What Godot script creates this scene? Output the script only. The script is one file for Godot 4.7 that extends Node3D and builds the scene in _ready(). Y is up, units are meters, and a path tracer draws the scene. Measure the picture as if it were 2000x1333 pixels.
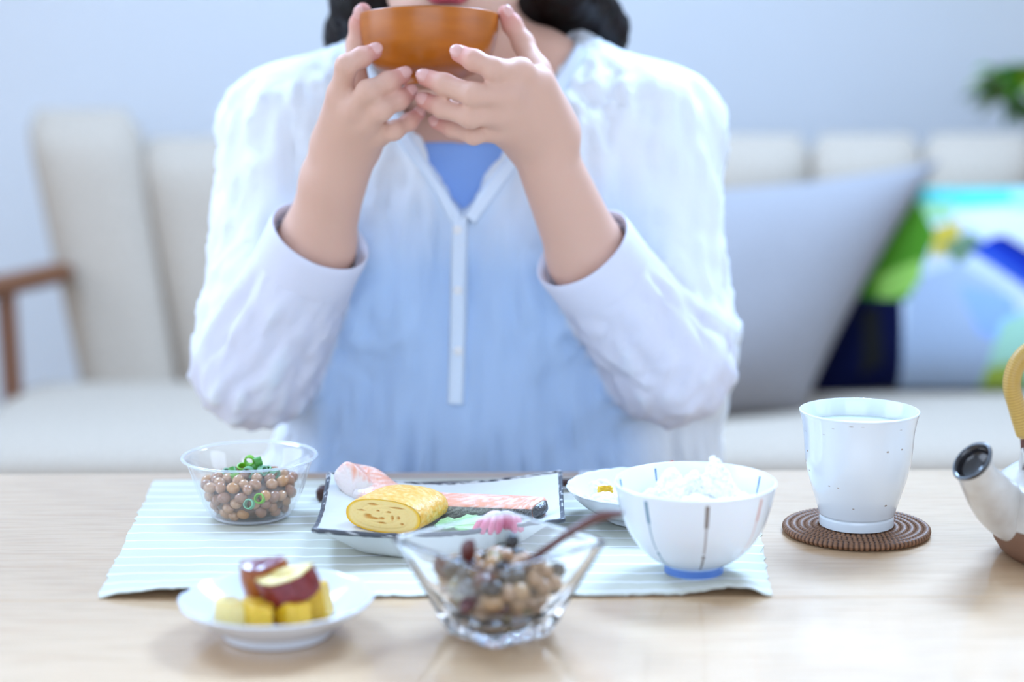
extends Node3D
# A breakfast table seen from across it: dishes on a mat, a woman drinking soup, a sofa behind her.

const TOP := 0.60   # height of the table top
const WHITE := Color(1, 1, 1)

var rng := RandomNumberGenerator.new()
var mats := {}

# ---------------------------------------------------------------- mesh building
class Shape:
	var v := PackedVector3Array()
	var n := PackedVector3Array()
	var uv := PackedVector2Array()
	var c := PackedColorArray()
	var ix := PackedInt32Array()

	func grid(nu: int, nv: int, f: Callable, wrap := false, flip := false, col = null, uvf = null) -> Shape:
		var b := v.size()
		var w := nu + 1
		var p := PackedVector3Array()
		p.resize(w * (nv + 1))
		for j in nv + 1:
			for i in w:
				p[j * w + i] = f.call(float(i) / nu, float(j) / nv)
		var q := PackedVector3Array()
		q.resize(p.size())
		for j in nv + 1:
			for i in w:
				var i0 := i - 1
				var i1 := i + 1
				if wrap:
					if i0 < 0: i0 = nu - 1
					if i1 > nu: i1 = 1
				else:
					i0 = maxi(i0, 0)
					i1 = mini(i1, nu)
				var du := p[j * w + i1] - p[j * w + i0]
				var dv := p[mini(j + 1, nv) * w + i] - p[maxi(j - 1, 0) * w + i]
				var m := du.cross(dv)
				if du.length_squared() < 1e-14 or m.length_squared() < 1e-22:
					m = Vector3.ZERO
				q[j * w + i] = -m.normalized() if flip else m.normalized()
		for j in nv + 1:
			var around := Vector3.ZERO
			for i in w:
				if q[j * w + i] == Vector3.ZERO:
					if around == Vector3.ZERO:
						var jj := 1 if j == 0 else j - 1
						for k in w:
							around += q[jj * w + k]
						around = around.normalized()
					q[j * w + i] = around
		for j in nv + 1:
			for i in w:
				var at := Vector2(float(i) / nu, float(j) / nv)
				v.append(p[j * w + i])
				n.append(q[j * w + i])
				uv.append(uvf.call(at.x, at.y) if uvf != null else at)
				c.append(col.call(at.x, at.y, p[j * w + i]) if col != null else Color.WHITE)
		for j in nv:
			for i in nu:
				var a := b + j * w + i
				if flip:
					ix.append_array(PackedInt32Array([a, a + 1, a + w + 1, a, a + w + 1, a + w]))
				else:
					ix.append_array(PackedInt32Array([a, a + w + 1, a + 1, a, a + w, a + w + 1]))
		return self

	# rows of (radius, height) round the y axis, from the bottom up outside, over the rim and down inside
	func lathe(rows: Array, seg := 64, at := Vector3.ZERO, bend = null, col = null) -> Shape:
		var k := rows.size() - 1
		return grid(seg, k, func(u, t):
			var row: Vector2 = rows[roundi(t * k)]
			var a: float = u * TAU
			if bend != null:
				return at + bend.call(a, row.x, row.y)
			return at + Vector3(cos(a) * row.x, row.y, sin(a) * row.x), true, true, col)

	# rings of [centre, half axis, half axis]; power > 2 squares them
	func loft(rings: Array, seg := 24, power := 2.0, caps := true, col = null) -> Shape:
		var r := rings.duplicate()
		if caps:
			r.push_front([r[0][0], r[0][1] * 1e-5, r[0][2] * 1e-5])
			r.push_back([r[-1][0], r[-1][1] * 1e-5, r[-1][2] * 1e-5])
		var k := r.size() - 1
		return grid(seg, k, func(u, t):
			var g: Array = r[roundi(t * k)]
			var a: float = u * TAU
			var x := cos(a)
			var y := sin(a)
			var s := 1.0
			if power != 2.0:
				s = pow(pow(absf(x), power) + pow(absf(y), power), -1.0 / power)
			return g[0] + g[1] * (x * s) + g[2] * (y * s), true, false, col)

	# a rod along a path; radii one per point; squash flattens it across the axis UP
	func tube(path: Array, radii: Array, seg := 12, squash := 1.0, up := Vector3.UP, power := 2.0, col = null) -> Shape:
		var rings := []
		for i in path.size():
			var t: Vector3 = (path[mini(i + 1, path.size() - 1)] - path[maxi(i - 1, 0)]).normalized()
			var s := t.cross(up)
			if s.length() < 0.05:
				s = t.cross(Vector3(0.3, 0.1, 1))
			s = s.normalized()
			var w := t.cross(s).normalized()
			var r: float = radii[mini(i, radii.size() - 1)]
			var both := [path[i], s * r, w * r * squash]
			if i == 0:
				rings.append([path[i] - t * r * 0.55, s * r * 0.55, w * r * squash * 0.55])
				rings.append([path[i] - t * r * 0.3, s * r * 0.86, w * r * squash * 0.86])
			rings.append(both)
			if i == path.size() - 1:
				rings.append([path[i] + t * r * 0.3, s * r * 0.86, w * r * squash * 0.86])
				rings.append([path[i] + t * r * 0.55, s * r * 0.55, w * r * squash * 0.55])
		return loft(rings, seg, power, true, col)

	func ball(at: Vector3, half: Basis, nu := 12, nv := 8, col = null) -> Shape:
		return grid(nu, nv, func(u, t):
			var a: float = u * TAU
			var b: float = (t - 0.5) * PI
			return at + half * Vector3(cos(a) * cos(b), sin(b), sin(a) * cos(b)), true, true, col)

	func poly(pts: Array, inside: Vector3, col := Color.WHITE) -> Shape:
		var m: Vector3 = (pts[1] - pts[0]).cross(pts[2] - pts[0]).normalized()
		var mid := Vector3.ZERO
		for p in pts:
			mid += p / pts.size()
		var turned := m.dot(mid - inside) < 0.0
		var b := v.size()
		for p in pts:
			v.append(p)
			n.append(-m if turned else m)
			uv.append(Vector2(p.x + p.z * 0.37, p.y + p.z))
			c.append(col)
		for i in range(1, pts.size() - 1):
			ix.append_array(PackedInt32Array([b, b + i, b + i + 1] if turned else [b, b + i + 1, b + i]))
		return self

	# a box with bevelled edges
	func box(at: Vector3, size: Vector3, bevel := 0.004, turn := Basis()) -> Shape:
		var h := size / 2.0
		var inn := h - Vector3.ONE * minf(bevel, minf(h.x, minf(h.y, h.z)) * 0.9)
		var pt := func(s: Vector3, axis: int) -> Vector3:
			var q := Vector3(s.x * inn.x, s.y * inn.y, s.z * inn.z)
			q[axis] = s[axis] * h[axis]
			return at + turn * q
		for a in 3:
			var b := (a + 1) % 3
			var d := (a + 2) % 3
			for s in [-1.0, 1.0]:
				var q := []
				for e in [[-1, -1], [1, -1], [1, 1], [-1, 1]]:
					var k := Vector3.ZERO
					k[a] = s
					k[b] = e[0]
					k[d] = e[1]
					q.append(pt.call(k, a))
				poly(q, at)
			for e in [[-1, -1], [1, -1], [1, 1], [-1, 1]]:   # the four edges along axis a
				var k0 := Vector3.ZERO
				k0[b] = e[0]
				k0[d] = e[1]
				k0[a] = -1
				var k1 := k0
				k1[a] = 1
				poly([pt.call(k0, b), pt.call(k1, b), pt.call(k1, d), pt.call(k0, d)], at)
		for i in 8:
			var k := Vector3(1 if i & 1 else -1, 1 if i & 2 else -1, 1 if i & 4 else -1)
			poly([pt.call(k, 0), pt.call(k, 1), pt.call(k, 2)], at)
		return self

	func add(arr: Array) -> Shape:   # [points, clockwise indices, colours]
		var b := v.size()
		var nn := PackedVector3Array()
		var pts: PackedVector3Array = arr[0]
		var idx: PackedInt32Array = arr[1]
		nn.resize(pts.size())
		for t in range(0, idx.size(), 3):
			var m := (pts[idx[t + 2]] - pts[idx[t]]).cross(pts[idx[t + 1]] - pts[idx[t]])
			nn[idx[t]] += m
			nn[idx[t + 1]] += m
			nn[idx[t + 2]] += m
		for i in pts.size():
			v.append(pts[i])
			n.append(nn[i].normalized())
			uv.append(Vector2(pts[i].x, pts[i].y))
			c.append(arr[2][i] if arr.size() > 2 else Color.WHITE)
		for i in idx:
			ix.append(b + i)
		return self

	func mesh() -> ArrayMesh:
		var a := []
		a.resize(Mesh.ARRAY_MAX)
		a[Mesh.ARRAY_VERTEX] = v
		a[Mesh.ARRAY_NORMAL] = n
		a[Mesh.ARRAY_TEX_UV] = uv
		a[Mesh.ARRAY_COLOR] = c
		a[Mesh.ARRAY_INDEX] = ix
		var m := ArrayMesh.new()
		m.add_surface_from_arrays(Mesh.PRIMITIVE_TRIANGLES, a)
		return m


# A field of distances to a set of tapered limbs, and the skin drawn over it (surface nets).
class Flesh:
	var o: Vector3
	var cell: float
	var nx: int
	var ny: int
	var nz: int
	var d := PackedFloat32Array()

	func _init(lo: Vector3, hi: Vector3, size: float):
		o = lo
		cell = size
		nx = ceili((hi.x - lo.x) / size) + 1
		ny = ceili((hi.y - lo.y) / size) + 1
		nz = ceili((hi.z - lo.z) / size) + 1
		d.resize(nx * ny * nz)
		d.fill(1.0)

	# limb from a to b; flat: cut square at both ends; cut: taken away
	func limb(a: Vector3, b: Vector3, ra: float, rb: float, k := 0.01, flat := false, cut := false) -> Flesh:
		var m := maxf(ra, rb) + k + 2.5 * cell
		var lo := (a.min(b) - o - Vector3.ONE * m) / cell
		var hi := (a.max(b) - o + Vector3.ONE * m) / cell
		var ab := b - a
		var l2 := maxf(ab.length_squared(), 1e-12)
		var l := sqrt(l2)
		for z in range(maxi(0, floori(lo.z)), mini(nz, ceili(hi.z) + 1)):
			for y in range(maxi(0, floori(lo.y)), mini(ny, ceili(hi.y) + 1)):
				var row := (z * ny + y) * nx
				for x in range(maxi(0, floori(lo.x)), mini(nx, ceili(hi.x) + 1)):
					var p := o + Vector3(x, y, z) * cell - a
					var t := p.dot(ab) / l2
					var e: float
					if flat:
						e = maxf((p - ab * t).length() - lerpf(ra, rb, clampf(t, 0.0, 1.0)), maxf(-t, t - 1.0) * l)
					else:
						t = clampf(t, 0.0, 1.0)
						e = (p - ab * t).length() - (ra + (rb - ra) * t)
					var w := d[row + x]
					if cut:
						var h := maxf(k - absf(w + e), 0.0)
						d[row + x] = maxf(w, -e) + h * h * 0.25 / k
					else:
						var h := maxf(k - absf(w - e), 0.0)
						d[row + x] = minf(w, e) - h * h * 0.25 / k
		return self

	# takes away (or keeps only) what lies on the positive side of all the planes
	func carve(planes: Array, keep := false) -> Flesh:
		for z in nz:
			for y in ny:
				for x in nx:
					var at := (z * ny + y) * nx + x
					if d[at] > 0.1:
						continue
					var p := o + Vector3(x, y, z) * cell
					var e := 1e9
					for q in planes:
						e = minf(e, q.distance_to(p))
					d[at] = maxf(d[at], -e if keep else e)
		return self

	func at(p: Vector3) -> float:
		var q := (p - o) / cell
		var i := Vector3i(clampi(floori(q.x), 0, nx - 2), clampi(floori(q.y), 0, ny - 2), clampi(floori(q.z), 0, nz - 2))
		var w := q - Vector3(i)
		var s := 0.0
		for k in 8:
			var e := Vector3i(k & 1, (k >> 1) & 1, k >> 2)
			var g := (w.x if e.x else 1.0 - w.x) * (w.y if e.y else 1.0 - w.y) * (w.z if e.z else 1.0 - w.z)
			s += g * d[((i.z + e.z) * ny + i.y + e.y) * nx + i.x + e.x]
		return s

	# the first point of the skin met from p along dir
	func touch(p: Vector3, dir: Vector3, reach := 0.5) -> Vector3:
		var s := 0.0
		while s < reach:
			var e := at(p + dir * s)
			if e < 0.0005:
				break
			s += clampf(e * 0.5, 0.0006, 0.02)
		return p + dir * s

	func skin(smooth := 1, level := 0.0) -> Array:
		var vx := PackedVector3Array()
		var ids := PackedInt32Array()
		ids.resize(nx * ny * nz)
		ids.fill(-1)
		var tri := PackedInt32Array()
		var sx := 1
		var sy := nx
		var sz := nx * ny
		var off := PackedInt32Array([0, sx, sy, sx + sy, sz, sx + sz, sy + sz, sx + sy + sz])
		var edges := PackedInt32Array([0, 1, 2, 3, 4, 5, 6, 7, 0, 2, 1, 3, 4, 6, 5, 7, 0, 4, 1, 5, 2, 6, 3, 7])
		for z in nz - 1:
			for y in ny - 1:
				for x in nx - 1:
					var b := (z * ny + y) * nx + x
					var first := d[b] - level
					if absf(first) > cell * 2.2:
						continue
					var neg := 0
					for k in 8:
						if d[b + off[k]] < level:
							neg += 1
					if neg == 0 or neg == 8:
						continue
					var s := Vector3.ZERO
					var m := 0
					for e in range(0, 24, 2):
						var p := edges[e]
						var q := edges[e + 1]
						var dp := d[b + off[p]] - level
						var dq := d[b + off[q]] - level
						if (dp < 0.0) != (dq < 0.0):
							var t := dp / (dp - dq)
							s += Vector3(p & 1, (p >> 1) & 1, p >> 2).lerp(Vector3(q & 1, (q >> 1) & 1, q >> 2), t)
							m += 1
					ids[b] = vx.size()
					vx.append(o + (Vector3(x, y, z) + s / m) * cell)
		for z in range(1, nz - 1):
			for y in range(1, ny - 1):
				for x in range(1, nx - 1):
					var b := (z * ny + y) * nx + x
					var here := d[b] < level
					if absf(d[b] - level) > cell * 2.2:
						continue
					for axis in 3:
						var st := [sx, sy, sz]
						if (d[b + st[axis]] < level) == here:
							continue
						var u: int = st[(axis + 1) % 3]
						var w: int = st[(axis + 2) % 3]
						var q0 := ids[b - u - w]
						var q1 := ids[b - w]
						var q2 := ids[b]
						var q3 := ids[b - u]
						if q0 < 0 or q1 < 0 or q2 < 0 or q3 < 0:
							continue
						if here:   # outside lies along +axis
							tri.append_array(PackedInt32Array([q0, q2, q1, q0, q3, q2]))
						else:
							tri.append_array(PackedInt32Array([q0, q1, q2, q0, q2, q3]))
		for it in smooth:
			var sum := PackedVector3Array()
			sum.resize(vx.size())
			var cnt := PackedInt32Array()
			cnt.resize(vx.size())
			for t in range(0, tri.size(), 3):
				for e in 3:
					var p := tri[t + e]
					var q := tri[t + (e + 1) % 3]
					sum[p] += vx[q]
					sum[q] += vx[p]
					cnt[p] += 1
					cnt[q] += 1
			for i in vx.size():
				if cnt[i]:
					vx[i] = vx[i].lerp(sum[i] / cnt[i], 0.55)
		return [vx, tri]


# ---------------------------------------------------------------- objects and materials
func named(called: String, parent: Node) -> String:
	if parent.get_node_or_null(called) == null:
		return called
	var k := 1
	while parent.get_node_or_null("%s_%03d" % [called, k]) != null:
		k += 1
	return "%s_%03d" % [called, k]


func obj(called: String, mesh: Mesh, m: Material, parent: Node = self, at := Vector3.ZERO) -> MeshInstance3D:
	var o := MeshInstance3D.new()
	o.name = named(called, parent)
	o.mesh = mesh
	o.material_override = m
	o.position = at
	parent.add_child(o, true)
	return o


func tag(o: Node3D, label: String, category: String, group := "", kind := "") -> Node3D:
	o.set_meta("label", label)
	if category:
		o.set_meta("category", category)
	if group:
		o.set_meta("group", group)
	if kind:
		o.set_meta("kind", kind)
	return o


func thing(called: String, label: String, category: String, at := Vector3.ZERO, group := "") -> Node3D:
	var o := Node3D.new()
	o.name = named(called, self)
	o.position = at
	add_child(o, true)
	tag(o, label, category, group)
	return o


func part_label(o: Node3D, label: String) -> Node3D:
	o.set_meta("label", label)
	return o


func structure(called: String, s: Shape, m: Material, label: String) -> MeshInstance3D:
	var o := obj(called, s.mesh(), m)
	o.set_meta("kind", "structure")
	o.set_meta("label", label)
	return o


func stuff(o: Node3D) -> Node3D:
	o.set_meta("kind", "stuff")
	return o


func surf(color: Color, rough := 0.5, spec := 0.5) -> StandardMaterial3D:
	var m := StandardMaterial3D.new()
	m.albedo_color = color
	m.roughness = rough
	m.metallic_specular = spec
	m.vertex_color_use_as_albedo = true
	return m


func noise(freq: float, sd: int, kind := FastNoiseLite.TYPE_SIMPLEX_SMOOTH, octaves := 4) -> FastNoiseLite:
	var f := FastNoiseLite.new()
	f.noise_type = kind
	f.frequency = freq
	f.seed = sd
	f.fractal_octaves = octaves
	return f


func noise_map(freq: float, sd: int, ramp: Array = [], size := 512, kind := FastNoiseLite.TYPE_SIMPLEX_SMOOTH, octaves := 4) -> NoiseTexture2D:
	var t := NoiseTexture2D.new()
	t.width = size
	t.height = size
	t.seamless = true
	t.noise = noise(freq, sd, kind, octaves)
	if ramp.size():
		var g := Gradient.new()
		g.offsets = PackedFloat32Array()
		g.colors = PackedColorArray()
		for i in ramp.size():
			g.add_point(float(i) / (ramp.size() - 1), ramp[i])
		t.color_ramp = g
	return t


func relief(m: StandardMaterial3D, t: Texture2D, cm: float, scale: Vector3) -> StandardMaterial3D:
	m.heightmap_enabled = true
	m.heightmap_texture = t
	m.heightmap_scale = cm
	m.uv1_triplanar = true
	m.uv1_scale = scale
	return m


func lin(r: float, g: float, b: float) -> Color:   # an sRGB colour as a linear vertex colour
	return Color(r, g, b).srgb_to_linear()


func lathe_rows(pts: Array, steps := 4) -> Array:   # a smooth curve through profile points
	var c := Curve2D.new()
	var out := []
	for i in pts.size() - 1:
		var p0: Vector2 = pts[maxi(i - 1, 0)]
		var p1: Vector2 = pts[i]
		var p2: Vector2 = pts[i + 1]
		var p3: Vector2 = pts[mini(i + 2, pts.size() - 1)]
		for k in steps:
			out.append(p1.cubic_interpolate(p2, p0, p3, float(k) / steps))
	out.append(pts[-1])
	return out


func path_smooth(pts: Array, steps := 5) -> Array:
	var out := []
	for i in pts.size() - 1:
		var p0: Vector3 = pts[maxi(i - 1, 0)]
		var p3: Vector3 = pts[mini(i + 2, pts.size() - 1)]
		for k in steps:
			out.append(pts[i].cubic_interpolate(pts[i + 1], p0, p3, float(k) / steps))
	out.append(pts[-1])
	return out


func spread_radii(r: Array, steps := 5) -> Array:
	var out := []
	for i in r.size() - 1:
		for k in steps:
			out.append(lerpf(r[i], r[i + 1], float(k) / steps))
	out.append(r[-1])
	return out



func _ready() -> void:
	rng.seed = 7
	# camera
	var cam := Camera3D.new()
	cam.name = "camera"
	add_child(cam)
	cam.position = Vector3(0, 0.987, 0)
	cam.basis = Basis(Vector3.RIGHT, deg_to_rad(-9.72)) * Basis(Vector3.BACK, deg_to_rad(-0.27))
	var eye := CameraAttributesPhysical.new()
	eye.frustum_focal_length = 64.8
	eye.frustum_focus_distance = 1.41
	eye.exposure_aperture = 2.3
	eye.frustum_near = 0.05
	eye.frustum_far = 50.0
	cam.attributes = eye
	cam.fov = rad_to_deg(2.0 * atan(666.5 / 3600.0))
	cam.near = 0.05
	cam.far = 50.0
	cam.current = true
	# sky and exposure
	var we := WorldEnvironment.new()
	we.name = "environment"
	var e := Environment.new()
	var sm := ProceduralSkyMaterial.new()
	sm.sky_top_color = Color(0.45, 0.65, 0.95)
	sm.sky_horizon_color = Color(0.8, 0.9, 1.0)
	sm.ground_bottom_color = Color(0.4, 0.42, 0.42)
	sm.ground_horizon_color = Color(0.75, 0.82, 0.88)
	var sky := Sky.new()
	sky.sky_material = sm
	e.background_mode = Environment.BG_SKY
	e.sky = sky
	e.tonemap_mode = Environment.TONE_MAPPER_LINEAR
	e.tonemap_exposure = 1.08
	e.sdfgi_enabled = true
	e.ssao_enabled = true
	e.ssil_enabled = true
	we.environment = e
	add_child(we)
	# lamp panels and windows, all out of view: [centre, turn, size, colour, energy, glow]
	var key := Color(0.69, 0.83, 1.0)
	var day := Color(0.865, 0.92, 1.0)
	unseen_hanging_lamp("unseen_pendant_lamp", "unseen wide lamp panel hung above the sofa, tilted to light the table from behind", Vector3(0.75, 2.25, -2.62), Vector3(0.0, 0.6, -1.25), Vector2(0.85, 0.5), key, 8.4, 2.0)  # out of view, placed to light table and shoulders from behind
	unseen_hanging_lamp("unseen_pendant_lamp", "unseen smaller lamp panel above the left end of the sofa, lighting the left of the table", Vector3(-1.15, 2.25, -2.5), Vector3(-0.1, 0.6, -1.15), Vector2(0.7, 0.5), key, 4.3, 2.0)  # out of view, placed to brighten the left of the table
	unseen_lit_window("unseen_window_1", "unseen bright window in the left wall, lighting the scene from the left", Vector3(-2.6, 1.45, -1.3), -90.0, Vector2(2.2, 1.5), day, 2.0, 1.0)  # out of view, placed to light the left sides
	unseen_lit_window("unseen_window_2", "unseen wide window in the wall behind the viewer, lighting the scene from the front", Vector3(0.0, 1.5, 2.2), 0.0, Vector2(3.0, 1.6), day, 3.3, 1.0)  # out of view, placed to light everything from the front
	unseen_lit_window("unseen_window_3", "unseen bright window in the right wall, lighting the scene from the right", Vector3(2.6, 1.45, -0.6), 90.0, Vector2(1.8, 1.5), day, 0.8, 1.0)  # out of view, weak light on the right sides

	room()
	sofa()
	cushions()
	plant()
	table()
	woman()
	soup_bowl()
	placemat()
	plate()
	natto()
	mixed_beans()
	sweet_potatoes()
	rice_bowl()
	pickle_dish()
	tea_cup()
	teapot()
	chopsticks()


func area_light(called: String, at: Vector3, turn: Basis, size: Vector2, color: Color, energy: float, parent: Node) -> void:
	var l := AreaLight3D.new()
	l.name = called
	parent.add_child(l)
	l.area_size = size
	l.light_color = color
	l.light_energy = energy
	l.area_normalize_energy = true
	l.area_range = 12.0
	l.shadow_enabled = true
	l.transform = Transform3D(turn, at)


func glow(color: Color, energy: float) -> StandardMaterial3D:
	var m := StandardMaterial3D.new()
	m.albedo_color = Color(0.9, 0.92, 0.95)
	m.roughness = 0.6
	m.emission_enabled = true
	m.emission = color
	m.emission_energy_multiplier = energy
	return m


func unseen_hanging_lamp(called: String, label: String, at: Vector3, aim: Vector3, size: Vector2, color: Color, energy: float, glowing: float) -> void:
	var t := thing(called, label, "lamp", at)
	var turn := Basis.looking_at(aim - at, Vector3.UP)
	var fr := Shape.new()
	for s in [-1, 1]:
		fr.box(turn * Vector3(0, s * (size.y / 2 + 0.012), 0.02), Vector3(size.x + 0.05, 0.024, 0.06), 0.004, turn)
		fr.box(turn * Vector3(s * (size.x / 2 + 0.012), 0, 0.02), Vector3(0.024, size.y, 0.06), 0.004, turn)
	fr.box(turn * Vector3(0, 0, 0.04), Vector3(size.x, size.y, 0.01), 0.002, turn)
	obj("frame", fr.mesh(), surf(Color(0.9, 0.9, 0.9), 0.4), t)
	obj("diffuser", Shape.new().box(turn * Vector3(0, 0, 0.012), Vector3(size.x, size.y, 0.01), 0.002, turn).mesh(), glow(color, glowing), t)
	for x in [-1, 1]:
		for y in [-1, 1]:
			var p := turn * Vector3(x * size.x / 2, y * size.y / 2, 0.03)
			obj("cord", Shape.new().tube([p, Vector3(p.x, 2.498 - at.y, p.z)], [0.003], 8).mesh(), surf(Color(0.3, 0.3, 0.3), 0.5), t)
	area_light("lamp", turn * Vector3(0, 0, -0.004), turn, size, color, energy, t)


func unseen_lit_window(called: String, label: String, at: Vector3, turn_deg: float, size: Vector2, color: Color, energy: float, glowing: float) -> void:
	var t := Node3D.new()
	t.name = called
	t.set_meta("kind", "structure")
	t.set_meta("label", label)
	t.position = at
	t.rotation_degrees.y = turn_deg
	add_child(t)
	var fr := Shape.new()
	for s in [-1, 1]:
		fr.box(Vector3(0, s * size.y / 2, 0.03), Vector3(size.x + 0.1, 0.06, 0.1))
		fr.box(Vector3(s * size.x / 2, 0, 0.03), Vector3(0.07, size.y + 0.07, 0.11))
	fr.box(Vector3(0, 0, 0.06), Vector3(0.04, size.y, 0.04))
	obj("window_frame", fr.mesh(), surf(Color(0.92, 0.93, 0.94), 0.4), t)
	for s in [-1, 1]:
		obj("pane", Shape.new().box(Vector3(s * size.x / 4, 0, 0.06), Vector3(size.x / 2, size.y, 0.01)).mesh(), glow(color, glowing), t)
	area_light("unseen_window_light", Vector3(0, 0, -0.03), Basis(), size, color, energy, t)


# a wall with an opening; axis 0: stands across x, axis 2: across z
func holed_wall(at: Vector3, size: Vector3, axis: int, hole_mid: Vector3, hole: Vector2) -> Shape:
	var s := Shape.new()
	var along := 2 if axis == 0 else 0
	var a0 := at[along] - size[along] / 2
	var a1 := at[along] + size[along] / 2
	var h0 := hole_mid[along] - hole.x / 2
	var h1 := hole_mid[along] + hole.x / 2
	for r in [[a0, h0, 0.0, size.y], [h1, a1, 0.0, size.y], [h0, h1, 0.0, hole_mid.y - hole.y / 2], [h0, h1, hole_mid.y + hole.y / 2, size.y]]:
		var c := at
		var z := size
		c[along] = (r[0] + r[1]) / 2
		z[along] = r[1] - r[0]
		c.y = (r[2] + r[3]) / 2
		z.y = r[3] - r[2]
		s.box(c, z, 0.001)
	return s


func room() -> void:
	var paint := relief(surf(Color(0.80, 0.80, 0.805), 0.9, 0.3), noise_map(0.03, 3, [], 256), 0.03, Vector3.ONE * 2)
	structure("wall_back", Shape.new().box(Vector3(0, 1.25, -3.72), Vector3(5.44, 2.5, 0.14), 0.001), paint, "pale blue-white painted wall behind the sofa")
	structure("wall_left", holed_wall(Vector3(-2.66, 1.25, -0.75), Vector3(0.12, 2.5, 6.04), 0, Vector3(0, 1.45, -1.3), Vector2(2.2, 1.5)), paint, "pale left wall with an unseen bright window")
	structure("wall_right", holed_wall(Vector3(2.66, 1.25, -0.75), Vector3(0.12, 2.5, 6.04), 0, Vector3(0, 1.45, -0.6), Vector2(1.8, 1.5)), paint, "pale right wall with an unseen bright window")
	structure("wall_front", holed_wall(Vector3(0, 1.25, 2.26), Vector3(5.44, 2.5, 0.12), 2, Vector3(0, 1.5, 0), Vector2(3.0, 1.6)), paint, "pale wall behind the viewer with an unseen wide window")
	structure("ceiling", Shape.new().box(Vector3(0, 2.55, -0.75), Vector3(5.44, 0.1, 6.2), 0.001), surf(Color(0.9, 0.92, 0.94), 0.9), "plain white ceiling")
	var wood := surf(Color(0.78, 0.66, 0.52), 0.4)
	structure("floor", Shape.new().box(Vector3(0, -0.05, -0.75), Vector3(5.44, 0.1, 6.2), 0.001), wood, "light wooden floor")
	structure("baseboard_back", Shape.new().box(Vector3(0, 0.04, -3.642), Vector3(5.2, 0.08, 0.014), 0.003), surf(Color(0.9, 0.9, 0.9), 0.5), "white baseboard under the back wall")


func fabric(color: Color, freq: float, cm: float, scale: float, sd := 5) -> StandardMaterial3D:
	var m := surf(WHITE, 0.95, 0.2)
	m.albedo_color = WHITE
	m.albedo_texture = noise_map(freq, sd, [color.darkened(0.16), color, color.lightened(0.12)], 256)
	return relief(m, m.albedo_texture, cm, Vector3.ONE * scale)


func sofa() -> void:
	var t := thing("sofa", "long beige channel-backed sofa with wooden armrests in front of the back wall", "sofa", Vector3(0.13, 0, -2.8))
	var cloth := fabric(Color(0.68, 0.62, 0.555), 0.09, 0.25, 6.0)
	var wood := surf(Color(0.42, 0.25, 0.14), 0.4)
	# seat: one long cushion with rounded front
	var rings := []
	for r in [[-0.935, 0.7], [-0.93, 0.88], [-0.90, 1.0], [0.90, 1.0], [0.93, 0.88], [0.935, 0.7]]:
		rings.append([Vector3(r[0], 0.330, 0.03), Vector3(0, 0.085 * r[1], 0), Vector3(0, 0, 0.28 * (0.9 + 0.1 * r[1]))])
	obj("seat_cushion", Shape.new().loft(rings, 48, 5.0).mesh(), cloth, t)
	# back: upright channels that fan out towards the top; the two end ones stand higher
	var n := 10
	for i in n:
		var x0 := lerpf(-0.85, 0.85, (i + 0.0) / n)
		var x1 := lerpf(-0.85, 0.85, (i + 1.0) / n)
		var ends := i == 0 or i == n - 1
		var top := 0.852 if ends else 0.803
		var r2 := []
		for k in 13:
			var s := k / 12.0
			var f := 1.0 + 0.14 * s
			var mid := (x0 + x1) / 2 * f
			var half := (x1 - x0) / 2 * f * 1.02
			var y := lerpf(0.36, top, s)
			var round := sqrt(maxf(0.0, 1.0 - pow(maxf(0.0, (s - 0.8) / 0.2), 2.4)))
			var taper := 0.78 + 0.22 * round
			r2.append([Vector3(mid, y - (0.0 if k < 12 else 0.004), -0.27 - 0.13 * s), Vector3(half * taper, 0, 0), Vector3(0, 0, -maxf(0.07 * round, 0.012))])
		obj("back_channel", Shape.new().loft(r2, 28, 2.7).mesh(), cloth, t)
	# wooden frame, arms and legs
	var rail := Shape.new().box(Vector3(0, 0.215, 0.27), Vector3(1.84, 0.07, 0.035)).box(Vector3(0, 0.215, -0.28), Vector3(1.84, 0.07, 0.035))
	for s in [-1, 1]:
		rail.box(Vector3(s * 0.905, 0.215, -0.005), Vector3(0.03, 0.07, 0.52))
	obj("frame", rail.mesh(), wood, t)
	for s in [-1.0, 1.0]:
		var pts := path_smooth([Vector3(s * 0.885, 0.584, -0.25), Vector3(s * 0.93, 0.582, -0.15), Vector3(s * 0.985, 0.582, 0.0), Vector3(s * 1.01, 0.58, 0.2)], 5)
		obj("armrest", Shape.new().tube(pts, [0.028], 16, 0.6, Vector3.UP, 3.0).mesh(), wood, t)
		obj("arm_post", Shape.new().tube([Vector3(s * 0.940, 0.575, -0.12), Vector3(s * 0.928, 0.38, -0.09), Vector3(s * 0.918, 0.2, -0.06)], [0.017, 0.016, 0.015], 14).mesh(), wood, t)
		for z in [-0.27, 0.26]:
			obj("leg", Shape.new().tube([Vector3(s * 0.88, 0.2, z), Vector3(s * 0.895, 0.012, z * 1.08)], [0.022, 0.015], 14).mesh(), wood, t)


# a square pillow spanned by the half edges a and b about its middle
func pillow(mid: Vector3, a: Vector3, b: Vector3, thick: float, col = null) -> Shape:
	var up := a.cross(b).normalized() * thick
	var s := Shape.new()
	for side in [1.0, -1.0]:
		s.grid(40, 40, func(u, v):
			var x: float = u * 2 - 1
			var y: float = v * 2 - 1
			var h := pow(maxf(0.0, (1 - pow(absf(x), 2.6)) * (1 - pow(absf(y), 2.6))), 0.5)
			return mid + a * (x * (1 - 0.07 * (1 - y * y))) + b * (y * (1 - 0.07 * (1 - x * x))) + up * (h * side), false, side < 0, col)
	return s


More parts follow.
